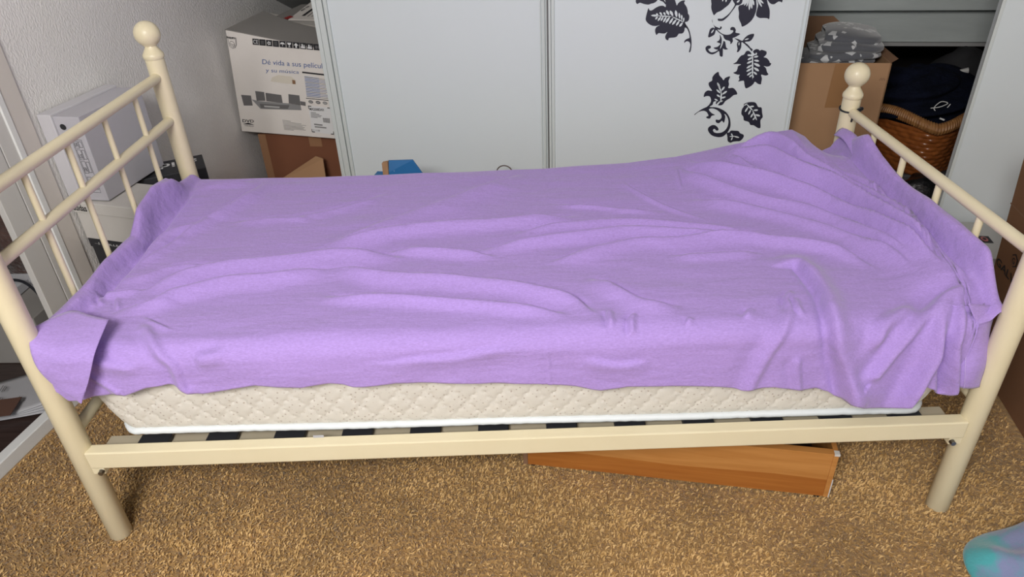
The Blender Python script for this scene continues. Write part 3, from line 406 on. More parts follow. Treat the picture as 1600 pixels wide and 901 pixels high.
# ---------------------------------------------------------------- mattress
MX0, MX1, MY0, MY1, MZ0, MZ1 = .036, 1.962, .028, .852, .292, .548
def mattress():
    root = thing('mattress', 'white quilted mattress with small brown dots lying on the bed slats', 'mattress', (1, .44, MZ0))
    R_ = .075; per = []
    def arc(cx, cy, a0, a1, n=26):
        for i in range(n): a = a0+(a1-a0)*i/n; per.append((cx+R_*math.cos(a), cy+R_*math.sin(a), math.cos(a), math.sin(a)))
    def line(xa, ya, xb, yb, nx, ny, st):
        n = max(2, int(math.hypot(xb-xa, yb-ya)/st))
        for i in range(n): per.append((xa+(xb-xa)*i/n, ya+(yb-ya)*i/n, nx, ny))
    line(MX0+R_, MY0, MX1-R_, MY0, 0, -1, .0035); arc(MX1-R_, MY0+R_, -math.pi/2, 0)
    line(MX1, MY0+R_, MX1, MY1-R_, 1, 0, .006); arc(MX1-R_, MY1-R_, 0, math.pi/2)
    line(MX1-R_, MY1, MX0+R_, MY1, 0, 1, .012); arc(MX0+R_, MY1-R_, math.pi/2, math.pi)
    line(MX0, MY1-R_, MX0, MY0+R_, -1, 0, .006); arc(MX0+R_, MY0+R_, math.pi, 1.5*math.pi)
    NP = len(per); P = np.array(per); seg = np.hypot(*(np.roll(P[:, :2], -1, 0)-P[:, :2]).T); L = np.concatenate([[0], np.cumsum(seg)[:-1]])
    NH = 62; H = np.linspace(0, 1, NH); hgt = MZ1-MZ0
    LL, HH = np.meshgrid(L, H, indexing='ij'); z = HH*hgt
    # quilting: scalloped diagonal stitch lines in both directions, fading to one at the head end
    a = LL/.118; b = (z+.012)/.080
    wob = .028*np.sin((a-b*.5)*math.pi*8); wob2 = .028*np.sin((a+b*.5)*math.pi*8)
    c1 = (a+b*.5+wob) % .5; c2 = (a-b*.5-wob2) % .5
    d1 = np.minimum(c1, .5-c1); d2 = np.minimum(c2, .5-c2)
    g = lambda d: np.exp(-(d/.022)**2)
    quilt = 1-np.maximum(g(d1), g(d2))
    puff = np.clip(np.minimum(d1, d2)/.16, 0, 1)**.6
    ed = np.clip(HH/.10, 0, 1)*np.clip((1-HH)/.1, 0, 1)
    puff *= 1
    disp = (.0018*quilt+.0022*puff)*np.minimum(1, ed*1.3)
    bulge = .012*np.sin(np.pi*HH)**.5-.010
    lowc = -.055*np.clip(1-HH/.34, 0, 1)**1.6*((P[:, 0] < MX0+R_) | (P[:, 0] > MX1-R_)).astype(float)[:, None]
    xx = P[:, 0][:, None]+P[:, 2][:, None]*(disp+bulge); yy = P[:, 1][:, None]+P[:, 3][:, None]*(disp+bulge)
    sx = np.sign(P[:, 0]-1)[:, None]
    fade = np.clip((np.abs(P[:, 0]-1)-(MX1-1-R_*1.6))/(R_*1.6), 0, 1)[:, None]
    xx = xx-sx*fade*.045*np.clip(1-HH/.55, 0, 1)**1.7
    zz = MZ0+.008+z*(1-.008/hgt)+(.006-.022*(xx-.04)/1.92)*(1-HH)**1.5-.006*HH
    V = np.stack([xx, yy, zz], -1)
    m = MB(); k = 0
    vs = V.reshape(-1, 3).tolist(); fs = []
    for i in range(NP):
        i2 = (i+1) % NP
        for j in range(NH-1): fs.append((i*NH+j, i2*NH+j, i2*NH+j+1, i*NH+j+1))
    fs.append([i*NH+NH-1 for i in range(NP)]); fs.append([i*NH for i in range(NP)][::-1])
    m.v = [Vector(v) for v in vs]; m.f = [list(f) for f in fs]; m.m = [0]*len(fs)
    m.build('mattress_body', M_matt, root, smooth='auto')
    m = MB(); m.tube([(xx[i, 2]+P[i, 2]*.002, yy[i, 2]+P[i, 3]*.002, MZ0+.015-.022*(P[i, 0]-.04)/1.92+.001*math.sin(L[i]*9)) for i in range(0, NP, 4)], .0085, 10, closed=True)
    m.build('piping', M_piping, root, smooth=True)
    m = MB(); G = [[(.528+.024*i/3, .006-.008*(j/5)**1.5, .297-.022*j/5) for j in range(6)] for i in range(4)]
    m.grid(G); o = m.build('care_tag', M_paper, root); so = o.modifiers.new('s', 'SOLIDIFY'); so.thickness = .0008; o['label'] = 'small white care tag'
    m = MB(); m.add([(.534, -.0035, .276), (.545, -.0035, .276), (.545, -.0025, .285), (.534, -.0025, .285)], [(0, 1, 2, 3)])
    m.build('tag_print', M_lblue, o)
mattress()

# ---------------------------------------------------------------- bedsheet
def sstep(a,b,x):
    t=np.clip((x-a)/(b-a),0,1);return t*t*(3-2*t)
ZT=0.562; RC=0.045; W0=0.035
BX=[-.1,.5,1.1,1.35,1.49,1.62,1.73,1.79,1.83,1.87,1.90,1.93,1.96,2.0]
BH=[.01,0,0,.008,.022,.045,.065,.088,.092,.070,.040,.020,.035,.06]
RY=[-.2,.03,.10,.20,.35,.47,.60,.70,.80,.9]
RH=[.01,.015,.045,.048,.045,.035,.035,.045,.022,.01]
LY=[-.2,.05,.19,.31,.44,.51,.61,.70,.76,.9]
LH=[.02,.035,.03,.038,.032,.075,.092,.075,.03,.01]
def topz(x,w):
    y=np.maximum(w,0)
    z=ZT+np.interp(x,BX,BH)*sstep(.42,.86,y)
    z=z+.048*sstep(1.80,1.955,x)*sstep(.02,.12,y)*(1-sstep(.68,.84,y))-.016*np.exp(-((x-1.950)/.008)**2)*sstep(.06,.14,y)*(1-sstep(.72,.8,y))-.012*np.exp(-((x-.052)/.008)**2)*sstep(.15,.2,y)*(1-sstep(.72,.8,y))
    rx=sstep(1.956,1.972,x-.004*np.sin(y*17))
    z=z+np.interp(w,RY,RH)*rx
    lx=1-sstep(.026,.046,x+.006*np.sin(y*23+1))
    z=z+np.interp(w,LY,LH)*lx
    return z
def base(x,w):
    """sheet surface before its folds: x along the bed, w across it; returns point and normal"""
    zt=topz(x,w)
    a=np.pi/2*RC
    # front rounding
    th=np.clip((W0-w)/RC,0,np.pi/2)
    y=np.where(w>=W0,w,W0-RC*np.sin(th))
    z=np.where(w>=W0,zt,zt-RC*(1-np.cos(th)))
    over=np.maximum(0,(W0-a)-w)
    z=z-over
    y=y-over*0.02
    ny=-np.sin(th); nz=np.cos(th)
    # back rounding
    WB=.845;RB=.03
    tb=np.clip((w-WB)/RB,0,np.pi/2)
    bk=w>WB
    y=np.where(bk,WB+RB*np.sin(tb),y)
    z=np.where(bk,zt-RB*(1-np.cos(tb))-np.maximum(0,w-WB-RB*np.pi/2),z)
    ny=np.where(bk,np.sin(tb),ny); nz=np.where(bk,np.cos(tb),nz)
    return y,z,ny,nz

def P_(pts): return min(p_[0] for p_ in pts), min(p_[1] for p_ in pts)
def bedsheet():
    hem = np.array(DATA['hem']); o_ = np.argsort(hem[:, 0], kind='stable'); hx = hem[:, 0]; hw = hem[:, 1]
    hx = np.maximum.accumulate(hx)+np.arange(len(hx))*1e-5
    X0, X1 = .016, 1.983; NX = 520; NW = 300
    xs = np.linspace(X0, X1, NX); wh = np.interp(xs, hx, hw)
    vv = np.linspace(0, 1, NW)
    wh = np.where(xs > 1.925, np.interp(xs, [1.925, 1.931, 1.983], [float(np.interp(1.925, hx, hw)), -.01, .005]), wh)
    X = np.repeat(xs[:, None], NW, 1)
    WTOP = .845+.03*math.pi/2+.09
    W = wh[:, None]+(WTOP-wh[:, None])*vv[None, :]
    y, z, ny, nz = base(X, W)
    h = np.zeros_like(X); xo = np.zeros_like(X)
    for pts, A, wf, wn in DATA['folds']:
        k_ = 1.9 if P_(pts)[1] > -.08 else 1.25
        if min(p_[0] for p_ in pts) > 1.5 and P_(pts)[1] > .1: k_ = 3.0; wf *= .75; wn *= .9
        A *= k_; wf *= .78
        P = spline([(a, b, 0) for a, b in pts], 5); P = np.array([(p.x, p.y) for p in P])
        best = np.full(X.shape, 9.); side = np.zeros_like(X); tt = np.zeros_like(X)
        sl = np.hypot(*(P[1:]-P[:-1]).T); T = np.concatenate([[0], np.cumsum(sl)]); TL = T[-1]
        lo = P.min(0)-.13; hi = P.max(0)+.13
        sel = (X > lo[0]) & (X < hi[0]) & (W > lo[1]) & (W < hi[1])
        xs_, ws_ = X[sel], W[sel]; bd = np.full(xs_.shape, 9.); bs = np.zeros_like(bd); bt = np.zeros_like(bd)
        for i in range(len(P)-1):
            a, b = P[i], P[i+1]; d = b-a; l2 = (d**2).sum()+1e-12
            u = np.clip(((xs_-a[0])*d[0]+(ws_-a[1])*d[1])/l2, 0, 1)
            qx = xs_-(a[0]+u*d[0]); qy = ws_-(a[1]+u*d[1]); dd = np.hypot(qx, qy)
            cr = d[0]*qy-d[1]*qx; m = dd < bd
            bd = np.where(m, dd, bd); bs = np.where(m, -np.sign(cr), bs); bt = np.where(m, T[i]+u*np.sqrt(l2), bt)
        sd = bd*bs
        tp = min(.14, TL*.3); tap = sstep(0, tp, bt)*sstep(0, tp, TL-bt)
        if P[0][1] < -.1: tap = sstep(0, tp, TL-bt)
        p = np.where(sd >= 0, np.exp(-(sd/wn)**2), np.exp(-(sd/wf)**2))
        val = A*(p-.40*np.exp(-((sd+1.9*wf)/(1.3*wf))**2))*tap
        if k_ == 3.0: val = val*(1-sstep(1.925, 1.948, xs_))
        h[sel] += val
    # slack of the hanging front toward the foot end, and small unevenness everywhere
    hang = np.clip((.02-W)/.2, 0, 1)
    h += .020*hang*sstep(1.62, 1.72, X)*(1-.6*sstep(1.85, 1.93, X))
    h += hang*.004*np.sin(X*31+2*np.sin(X*7))+.0012*np.sin(X*19+W*23)*np.sin(W*31-X*8)
    h = np.where(W < W0-.03, np.maximum(h, -.006), h)
    h = np.maximum(h, -.010)
    y = y+ny*h; z = z+nz*h+.8*np.maximum(h, 0)*np.clip((-.02-W)/.12, 0, 1)
    V = np.stack([X, y, z], -1)
    m = MB(); m.v = [Vector(v) for v in V.reshape(-1, 3).tolist()]
    for i in range(NX-1):
        for j in range(NW-1): m.f.append([i*NW+j, (i+1)*NW+j, (i+1)*NW+j+1, i*NW+j+1])
    # loose end hanging at the foot corner
    q = [Vector(p) for p in DATA['flapR']]; tl, tr, br, bl_ = q
    G = []
    for i in range(16):
        a = i/15; row = []
        for j in range(30):
            b = j/29; p = tl.lerp(tr, a).lerp(bl_.lerp(br, a), b)
            p.y += -.012*math.sin(a*math.pi)*math.sin(b*2.6)-.004*math.sin(b*9+a*2); p.x += .006*math.sin(b*7)*(1-a)+.016*math.exp(-((b-.28)/.18)**2)*(1-a)
            row.append(p)
        G.append(row)
    m.grid(G)
    # deep inner fold behind it
    G = [[Vector((1.88+.07*i/9, .026-.008*math.sin(i/9*3), .575-.17*j/12)) for j in range(13)] for i in range(10)]
    m.grid(G)
    # fold of the sheet wrapped over the outside of the last footboard spindle
    out = []
    for a in range(14):
        t = a/13; yy = .845-.20*t; row = []
        for b in range(12):
            u = b/11
            row.append(Vector((1.955+.072*u, yy+.012*math.sin(u*4), .652+.012*math.sin(t*5)-.010*t-.060*abs(u-.35)**1.2-.05*max(0, u-.6)*2)))
        out.append(row)
    m.grid(out)
    # corner folded back on itself at the head end
    A = [(.010, .020, .606), (.030, .066, .602), (.056, .088, .600), (.100, .068, .600), (.149, .048, .600)]
    B = [(.020, -.020, .592), (.050, -.022, .585), (.085, -.026, .582), (.120, -.026, .584), (.154, -.030, .580)]
    D_ = [(.026, -.036, .548), (.060, -.040, .540), (.085, -.042, .535), (.115, -.044, .535), (.140, -.045, .545)]
    E_ = [(.045, -.040, .505), (.065, -.044, .492), (.084, -.046, .490), (.104, -.047, .492), (.122, -.048, .510)]
    F_ = [(.078, -.042, .468), (.083, -.044, .462), (.088, -.046, .457), (.092, -.046, .462), (.098, -.047, .474)]
    rows = [A, B, D_, E_, F_]; cols = []
    for c in range(5): cols.append(spline([rows[r][c] for r in range(5)], 6))
    G = [spline([cols[c][r] for c in range(5)], 6) for r in range(len(cols[0]))]
    m.grid(G)
    m.m = [0]*len(m.f)
    o = m.build('bedsheet', M_sheet, smooth=True, base=(1, .44, .55))
    so = o.modifiers.new('thick', 'SOLIDIFY'); so.thickness = .0016; so.offset = 0
    tag(o, 'crumpled lilac cotton sheet draped over the mattress and footboard', 'bedsheet')
    # hem stitching, a sub-part that reads as a line along the loose end
    m = MB(); pts = [tl.lerp(tr, .22).lerp(bl_.lerp(br, .22), b/20)+Vector((.006*math.sin(b/20*7)*.8, -.0085*math.sin(b/20*2.6)-.004*math.sin(b/20*9+.4)-.0016, 0)) for b in range(3, 21)]
    m.tube(pts, .0007, 6); st = m.build('hem_stitching', M_seam, o)
bedsheet()

# ---------------------------------------------------------------- black cord on the footboard post
m = MB(); zc = FT_+.006; cpts = []
for k in range(25):
    a = 2*math.pi*k/24; cpts.append((2+.0285*math.cos(a), BW+.0285*math.sin(a), zc+.004*math.sin(a+.5)))
m.tube(cpts, .0026, 8)
m.tube(spline([(2.020, BW-.022, zc+.002), (2.004, BW-.032, zc+.003), (1.998, BW-.034, zc-.012), (1.997, BW-.031, zc-.030)], 6), .0027, 8)
m.tube(spline([(2.000, BW-.031, zc), (2.016, BW-.034, zc+.012), (2.026, BW-.024, zc+.004), (2.010, BW-.032, zc-.002)], 6), .0026, 8)
tag(m.build('cord', M_cordb, smooth=True), 'black cord knotted around the footboard post below its ball', 'cord')

# ---------------------------------------------------------------- wooden underbed drawer
dr = thing('underbed_drawer', 'orange pine drawer with a chipped pale corner lying under the bed', 'drawer', (1.4, .3, 0))
def DP(a, b, z):      # a along the front, b to the back
    o = Vector((.997, .176, 0)); e = Vector((1.745, .030, 0))-o; L_ = e.length; e.normalize(); n = Vector((-e.y, e.x, 0))
    return o+e*a+n*b+Vector((0, 0, z))
DL = .762
m = MB()
zw = [.066, .069, .067, .063, .066, .070, .067]
for i in range(6):
    a0, a1 = .010+(DL-.020)*i/6, .010+(DL-.020)*(i+1)/6
    m.hexa([DP(a0, 0, .010), DP(a1, 0, .010), DP(a1, .018, .010), DP(a0, .018, .010), DP(a0, 0, zw[i]), DP(a1, 0, zw[i+1]), DP(a1, .018, zw[i+1]), DP(a0, .018, zw[i])], 1)
    m.hexa([DP(a0, 0, zw[i]), DP(a1, 0, zw[i+1]), DP(a1, .018, zw[i+1]), DP(a0, .018, zw[i]), DP(a0, 0, .152), DP(a1, 0, .152), DP(a1, .018, .152), DP(a0, .018, .152)], 0)
m.build('drawer_front', [M_wood1, M_wood2], dr)
m = MB(); m.box((0, -.002, .010), (.012, .030, .153), P=DP); m.build('corner_post', M_cardin, dr, bevel=.001)
m = MB(); m.box((DL-.012, -.002, .010), (DL, .50, .154), 0, P=DP); m.box((DL-.001, -.003, .010), (DL+.002, .018, .070), 1, P=DP); m.box((DL-.011, -.0028, .148), (DL+.002, .012, .1545), 1, P=DP)
m.build('side_panel', [M_wood1, M_white], dr, bevel=.001)
m = MB(); m.box((0, .02, .010), (.012, .50, .153), P=DP); m.build('side_panel', M_wood2, dr)
m = MB(); m.box((.012, .488, .010), (DL-.012, .50, .153), P=DP); m.build('back_panel', M_wood2, dr)
m = MB(); m.box((.012, .018, .014), (DL-.012, .488, .022), P=DP); m.build('bottom_panel', M_brownfloor, dr)
for a, b in ((.014, .012), (DL-.03, .012), (.014, .47), (DL-.03, .47)):
    m = MB(); m.lathe(DP(a+.008, b, 0), [(.009, 0), (.011, .003), (.010, .011)], 12); m.build('foot', M_blkcloth, dr, smooth='auto')

# ---------------------------------------------------------------- shoebox stack by the headboard
def shoebox(name, label, cs, ct, ang, L_, W_, z0, z1, body, lid, lidh=.032, over=.003):
    r = thing(name, label, 'box', RM(cs, ct, z0), 'shoeboxes piled by the headboard')
    P = lambda x, y, z: RMR(cs, ct, ang, x, y, z)
    m = MB(); m.box((0, 0, z0), (W_, L_, z1-.003), P=P); m.build('box_body', body, r, bevel=.0015)
    m = MB(); m.box((-over, -over, z1-lidh), (W_+over, L_+over, z1), P=P); ld = m.build('lid', lid, r, bevel=.002)
    return r, ld, P
r, ld, P = shoebox('shoebox', 'black shoebox second down in the stack by the headboard', .008, .596, -8, .14, .225, .302, .431, M_blkcard, M_blkcard)
f = Face([P(-.003, -.0032, .399), P(.228, -.0032, .399), P(.228, -.0032, .431), P(-.003, -.0032, .431)])
m = MB(); f.text(m, '...J. STILLE', [(.10, .35), (.50, .35), (.50, .62), (.10, .62)]); m.build('print', M_wprint, r)
r, ld, P = shoebox('shoebox', 'white shoebox with printed lid under the silver box by the headboard', .008, .588, -7, .15, .225, .432, .556, M_white, M_white, .036, .004)
f = Face([P(-.004, -.0042, .520), P(.229, -.0042, .520), P(.229, -.0042, .556), P(-.004, -.0042, .556)])
m = MB(); f.text(m, 'adidas', [(.01, .20), (.23, .20), (.23, .80), (.01, .80)], bold=True); m.build('print', M_blk, r)
# pile base
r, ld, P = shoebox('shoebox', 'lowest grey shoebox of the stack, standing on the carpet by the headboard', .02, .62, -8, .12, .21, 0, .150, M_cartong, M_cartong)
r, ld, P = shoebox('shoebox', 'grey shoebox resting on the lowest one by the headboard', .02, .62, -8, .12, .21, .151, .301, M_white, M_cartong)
# black box at the back
r, ld, P = shoebox('shoebox', 'black shoebox with white lettering on its lid behind the bed post', .096, .748, 36, .13, .217, .432, .552, M_blkcard, M_blkcard, .05)
f = Face([P(0, 0, .552), P(.217, 0, .552), P(.217, .13, .552), P(0, .13, .552)])
m = MB(); f.text(m, 'adidas', [(.92, .80), (.12, .80), (.12, .45), (.92, .45)], bold=True); m.build('print', M_wprint, r)
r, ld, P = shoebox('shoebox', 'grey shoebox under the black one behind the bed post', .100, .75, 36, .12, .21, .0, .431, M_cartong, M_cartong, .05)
# silver box on its side
sv = thing('shoe_carton', 'silver grey shoe carton standing upright on the white shoebox', 'box', RM(.07, .72, .557))
m = MB(); m.box((.050, .590, .560), (.132, .868, .812), P=RM); m.build('box_body', [M_silver], sv, bevel=.0015)
m = MB(); m.box((.006, .584, .558), (.050, .874, .818), P=RM); m.build('lid', M_silverl, sv, bevel=.0025)
f = Face([RM(.050, .590, .560), RM(.132, .590, .560), RM(.132, .590, .812), RM(.050, .590, .812)])
m = MB(); m.poly([f.P(.28+.12*math.cos(a/12*6.283), .885+.035*math.sin(a/12*6.283)) for a in range(12)]); m.build('finger_hole', M_blk, sv)
m = MB()
def frame_(u0, v0, u1, v1, t=.012):
    for q in (rect(u0, v0, u1, v0+t*.35), rect(u0, v1-t*.35, u1, v1), rect(u0, v0, u0+t, v1), rect(u1-t, v0, u1, v1)): f.poly(m, q)
frame_(.42, .10, .80, .74)
for i, (v, h) in enumerate(((.64, .10), (.50, .14), (.34, .16), (.13, .18))):
    frame_(.46, v, .62, v+h-.015); frame_(.64, v+.01, .76, v+h-.02)
    f.text(m, ('UK', 'US', 'FR', 'CM')[i], [(.48, v+.02), (.60, v+.02), (.60, v+.07), (.48, v+.07)])
m.build('size_label', M_blk, sv)

# ---------------------------------------------------------------- left closet contents
cb = thing('storage_box', 'grey box with black scribbles inside the left closet opening', 'box', RM(-.35, .50, .024))
m = MB(); Pq = lambda x, y, z: RMR(-.50, .42, 8, x, y*.5, z)
m.box((0, 0, .025), (.32, .38, .20), P=Pq); m.build('box_body', M_cartong, cb, bevel=.003)
m = MB(); m.box((.19, -.02, .205), (.195, .39, .23), P=Pq); m.box((.10, .385, .19), (.33, .39, .25), P=Pq); m.build('box_flap', M_paper, cb)
m = MB(); sp_ = []
for k in range(60): a = k*.33; sp_.append(Pq(.14+.035*math.cos(a)+.0012*k, .06+.028*math.sin(a*1.3), .2012))
m.tube(sp_, .0016, 6); m.build('scribble', M_blk, cb)
m = MB(); m.tube(spline([Pq(.02, .30, .205), Pq(.12, .34, .235), Pq(.20, .32, .24), Pq(.27, .25, .20), Pq(.335, .15, .12), Pq(.34, .05, .05)], 8), .0045, 10)
tag(m.build('cable', M_cordb, smooth=True), 'black cable looped over the grey box in the left closet', 'cable')
def sheet_stack(name, label, cs, ct, ang, w_, l_, z0, n, mt, curl=.01):
    rt_ = thing(name, label, 'paper', RM(cs, ct, z0))
    for k in range(n):
        G = [[RMR(cs, ct, ang+k*4-3, -w_/2+w_*i/8, -l_/2+l_*j/10, z0+.003*k+.002+curl*((i/8)**2)*(.5+.3*k)) for j in range(11)] for i in range(9)]
        m = MB(); m.grid(G); o = m.build('paper_sheet', mt, rt_, smooth=True); so = o.modifiers.new('s', 'SOLIDIFY'); so.thickness = .0012
    return rt_
pp = sheet_stack('paper_stack', 'loose white papers lying on the dark closet floor at left', -.160, .285, 24, .22, .20, .03, 4, M_paper, .012)
m = MB(); fp = Face([RMR(-.160, .285, 24, -.12, -.10, .052), RMR(-.160, .285, 24, .11, -.10, .060), RMR(-.160, .285, 24, .11, .10, .060), RMR(-.160, .285, 24, -.11, .10, .052)], .003)
for (a, b, c, d) in ((.30, .55, .38, .72), (.34, .30, .40, .44), (.70, .60, .74, .80), (.62, .20, .66, .34)):
    m = MB()
    for k in range(3): fp.poly(m, rect(a+k*.03, b, a+k*.03+.012, d-.03*k))
    m.build('printed_mark', M_g1, pp)
m = MB(); m.hexa([RMR(-.13, .21, 20, a*.8, b*.8, c) for a, b, c in ((-.05, -.06, .068), (.05, -.06, .068), (.05, .04, .068), (-.05, .04, .068), (-.05, -.06, .070), (.05, -.06, .070), (.05, .04, .070), (-.05, .04, .070))])
tag(m.build('brown_card', mat('brown_card', (.10, .05, .035), .7)), 'dark brown card lying on the white papers in the left closet', 'card')
# brown furry coat hanging in the closet
def lump(name, mt, P, nu=48, nv=32, seed=1, amp=.12, fr=3.0):
    r_ = random.Random(seed); ph = [(r_.uniform(0, 6.28), r_.uniform(1, fr), r_.uniform(1, fr)) for _ in range(14)]
    m = MB(); G = []
    for i in range(nu+1):
        u = 2*math.pi*(i % nu)/nu; row = []
        for j in range(nv+1):
            v = math.pi*j/nv; d = 0
            for q, (p_, a, b) in enumerate(ph): d += math.sin(p_+round(a)*u+b*v*1.7)*math.sin(v)/(1+q*.35)
            row.append(P(math.cos(u)*math.sin(v)*(1+amp*d), math.sin(u)*math.sin(v)*(1+amp*d), math.cos(v)*(1+amp*d*.5)))
        G.append(row)
    m.grid(G); return m
M_fur = mat('brown_fur', (.115, .060, .048), .9, noise=(22, (.030, .016, .014), .22), bump=(60, .9, .012), sheen=.3)
m = lump('fur', M_fur, lambda a, b, c: RM(-.32+.15*a, .745+.10*b, .48+.42*c), 90, 90, 5, .16, 6)
tag(m.build('fur_coat', M_fur, smooth=True), 'brown crumpled furry garment inside the left closet', 'coat')
# ---------------------------------------------------------------- printed carton behind the first door
pf = DATA['pface']; FC = [RM(*c) for c in pf]
back = Vector(UV_)*.34
pc = thing('printed_carton', 'worn white audio equipment carton with blue slogan, atop a brown box', 'box', RM(.3, 1.65, .415))
m = MB(); bl2, br2, tr2, tl2 = [c+back for c in FC]
m.hexa([FC[0], FC[1], br2, bl2, FC[3], FC[2], tr2+Vector((0, 0, .0)), tl2], 0); m.build('carton_body', M_carton, pc, bevel=.002)
fc = Face(FC, .0011); pr = DATA['print']
m = MB()
tpf = [(0.0, .004, -.001), (.13, .006, .10), (.27, .012, .085), (.45, .014, .075), (.70, .012, .07), (1.0, .006, .06)]
G = [[bil([Vector(c) for c in (FC[3], FC[2], FC[2], FC[3])], a, 0)+Vector((0, 0, .003+z0*(0)))+Vector(UV_)*(d*k/4*2.0)+Vector((0, 0, d*.42*k/4)) for k in range(5)] for a, z0, d in tpf]
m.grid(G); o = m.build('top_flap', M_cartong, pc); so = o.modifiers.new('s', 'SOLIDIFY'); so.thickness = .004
# print: mats 0 black 1 blue 2 pale blue 3 dark grey 4 mid grey 5 light 6 white
PM = [M_blk, M_blue, M_lblue, M_g1, M_g2, M_g3, M_wprint, M_carton]
m = MB()
def lerp2(q, a, b): return [q[0][k]*(1-a)*(1-b)+q[1][k]*a*(1-b)+q[2][k]*a*b+q[3][k]*(1-a)*b for k in (0, 1)]
def sub(q, a0, b0, a1, b1): return [lerp2(q, a0, b0), lerp2(q, a1, b0), lerp2(q, a1, b1), lerp2(q, a0, b1)]
for i, q in enumerate(pr['icons']):
    fc.poly(m, q, 0, 1)
    if i == 0: fc.text(m, 'CE', sub(q, .15, .2, .88, .82), 6, 2)
    elif i in (1, 3):
        for k in range(3): fc.poly(m, sub(q, .25, .25+.2*k, .78, .35+.2*k), 3, 2)
    elif i == 2: fc.poly(m, [lerp2(q, .5+.36*math.cos(a*.62)*(1 if a % 2 else .6), .5+.36*math.sin(a*.62)*(1 if a % 2 else .6)) for a in range(10)], 6, 2); fc.poly(m, sub(q, .42, .4, .62, .6), 0, 3)
    elif i == 4:
        fc.poly(m, [lerp2(q, .5+.38*math.cos(a*math.pi/8), .5+.32*math.sin(a*math.pi/8)) for a in range(9)], 6, 2); fc.poly(m, sub(q, .47, .18, .54, .5), 6, 2)
    elif i == 5:
        fc.poly(m, [lerp2(q, *c) for c in ((.18, .85), (.82, .85), (.72, .55), (.54, .45), (.54, .25), (.72, .15), (.28, .15), (.46, .25), (.46, .45), (.28, .55))][::-1], 6, 2)
    elif i == 6:
        fc.poly(m, [lerp2(q, *c) for c in ((.38, .12), (.62, .12), (.62, .5), (.88, .5), (.5, .9), (.12, .5), (.38, .5))], 6, 2)
    elif i in (7, 8):
        fc.poly(m, sub(q, .15, .15, .85, .42), 6, 2); fc.poly(m, sub(q, .28, .42, .5, .8), 6, 2); fc.poly(m, sub(q, .6, .42, .8, .7), 5, 2)
    else:
        for k in (0, 1): fc.poly(m, [lerp2(q, .35+.3*k+.13*math.cos(a), .5+.3*math.sin(a)) for a in range(6)], 3, 2)
m.build('icon_strip', PM, pc); m = MB()
fc.poly(m, pr['bar'], 0)
mt_ = MB()
fc.text(mt_, 'Dé vida a sus películas', pr['line1'], 1); fc.text(mt_, 'y su música', pr['line2'], 1); mt_.build('slogan', PM, pc)
for k in range(13):
    mi = 1 if k % 3 else 3; b0 = .03+k*.074
    fc.poly(m, sub(pr['blue'], .03, b0, (.95, .8, .9, .7)[k % 4], b0+.022), mi)
    fc.poly(m, sub(pr['blue'], .03, b0+.028, .5, b0+.046), 2)
fc.poly(m, pr['rule'], 0); m.build('info_text', PM, pc); m = MB()
for q in pr['grey1']: fc.poly(m, q, 3)
fc.poly(m, pr['grey2'], 4, 1.3); fc.poly(m, pr['grey3'], 3, 1.7); fc.poly(m, pr['grey4'], 5, 2.1)
m.build('product_picture', PM, pc); m = MB()
fc.text(m, 'DVD', pr['dvd'], 0, 1, True); fc.poly(m, pr['disc'], 0); fc.text(m, 'VIDEO', pr['video'], 0)
m.build('format_mark', PM, pc); m = MB()
for k in range(8): fc.poly(m, sub(pr['small'], .0, .06+k*.12, (.45, 1, .9, .95, .85, 1, .8, .35)[k], .10+k*.12), 4 if k > 3 else 3)
m.build('address_lines', PM, pc); m = MB()
for a, b in pr['seals']: fc.poly(m, [(a+.018*math.cos(t*.628), b+.018*math.sin(t*.628)) for t in range(10)], 3 if a < .66 else 4)
for (a, b) in pr['seals']: fc.poly(m, rect(a-.011, b-.004, a+.011, b+.004), 5, 1.6)
m.build('seals', PM, pc); m = MB()
L4 = pr['label']; fc.poly(m, L4, 6, 1)
for (a0, b0, a1, b1) in ((0, .97, .14, 1), (0, .88, .025, 1), (.84, .97, 1, 1), (.975, .88, 1, 1), (.0, .0, .14, .03), (0, 0, .025, .12), (.86, 0, 1, .03), (.975, 0, 1, .12)): fc.poly(m, sub(L4, a0, b0, a1, b1), 0, 2)
fc.text(m, 'MX2500D/01', pr['model'], 0, 2, True); fc.poly(m, pr['gb1'], 4, 2); fc.poly(m, pr['gb2'], 4, 2); fc.text(m, 'C 11.08', pr['cnum'], 3, 2)
for k in range(5): fc.poly(m, sub(pr['lines'], .0, .05+k*.2, (.6, .9, 1, .8, .5)[k], .13+k*.2), 3, 2)
x = 0; kk = 0
while x < .97:
    wd_ = (.03, .06, .02, .05, .04)[kk % 5]; fc.poly(m, sub(pr['barcode'], x, 0, min(1, x+wd_), 1), 3, 2); x += wd_+(.04, .03, .05)[kk % 3]; kk += 1
m.build('product_label', PM, pc); m = MB()
# shield emblem: outline, name above, waves and stars inside
sh = pr['shield']; cx_ = sum(a for a, b in sh)/len(sh); cy2 = sum(b for a, b in sh)/len(sh)
fc.poly(m, sh, 3, 1); fc.poly(m, [(cx_+(a-cx_)*.86, cy2+(b-cy2)*.90) for a, b in sh], 7, 1.6)
ring = [(cx_+.021*math.cos(t*.45), cy2-.005+.030*math.sin(t*.45)) for t in range(14)]
fc.poly(m, ring, 3, 2.0); fc.poly(m, [(cx_+(a-cx_)*.85, cy2-.005+(b-cy2+.005)*.85) for a, b in ring], 7, 2.4)
for k in range(3): fc.poly(m, [(cx_-.018+.006*i, cy2-.008*k+.004*math.sin(i*1.1)) for i in range(7)]+[(cx_-.018+.006*i, cy2-.008*k-.003+.004*math.sin(i*1.1)) for i in range(6, -1, -1)], 3, 3)
fc.text(m, 'PHILIPS', pr['phil'], 0, 3, True)
m.build('emblem', PM, pc)
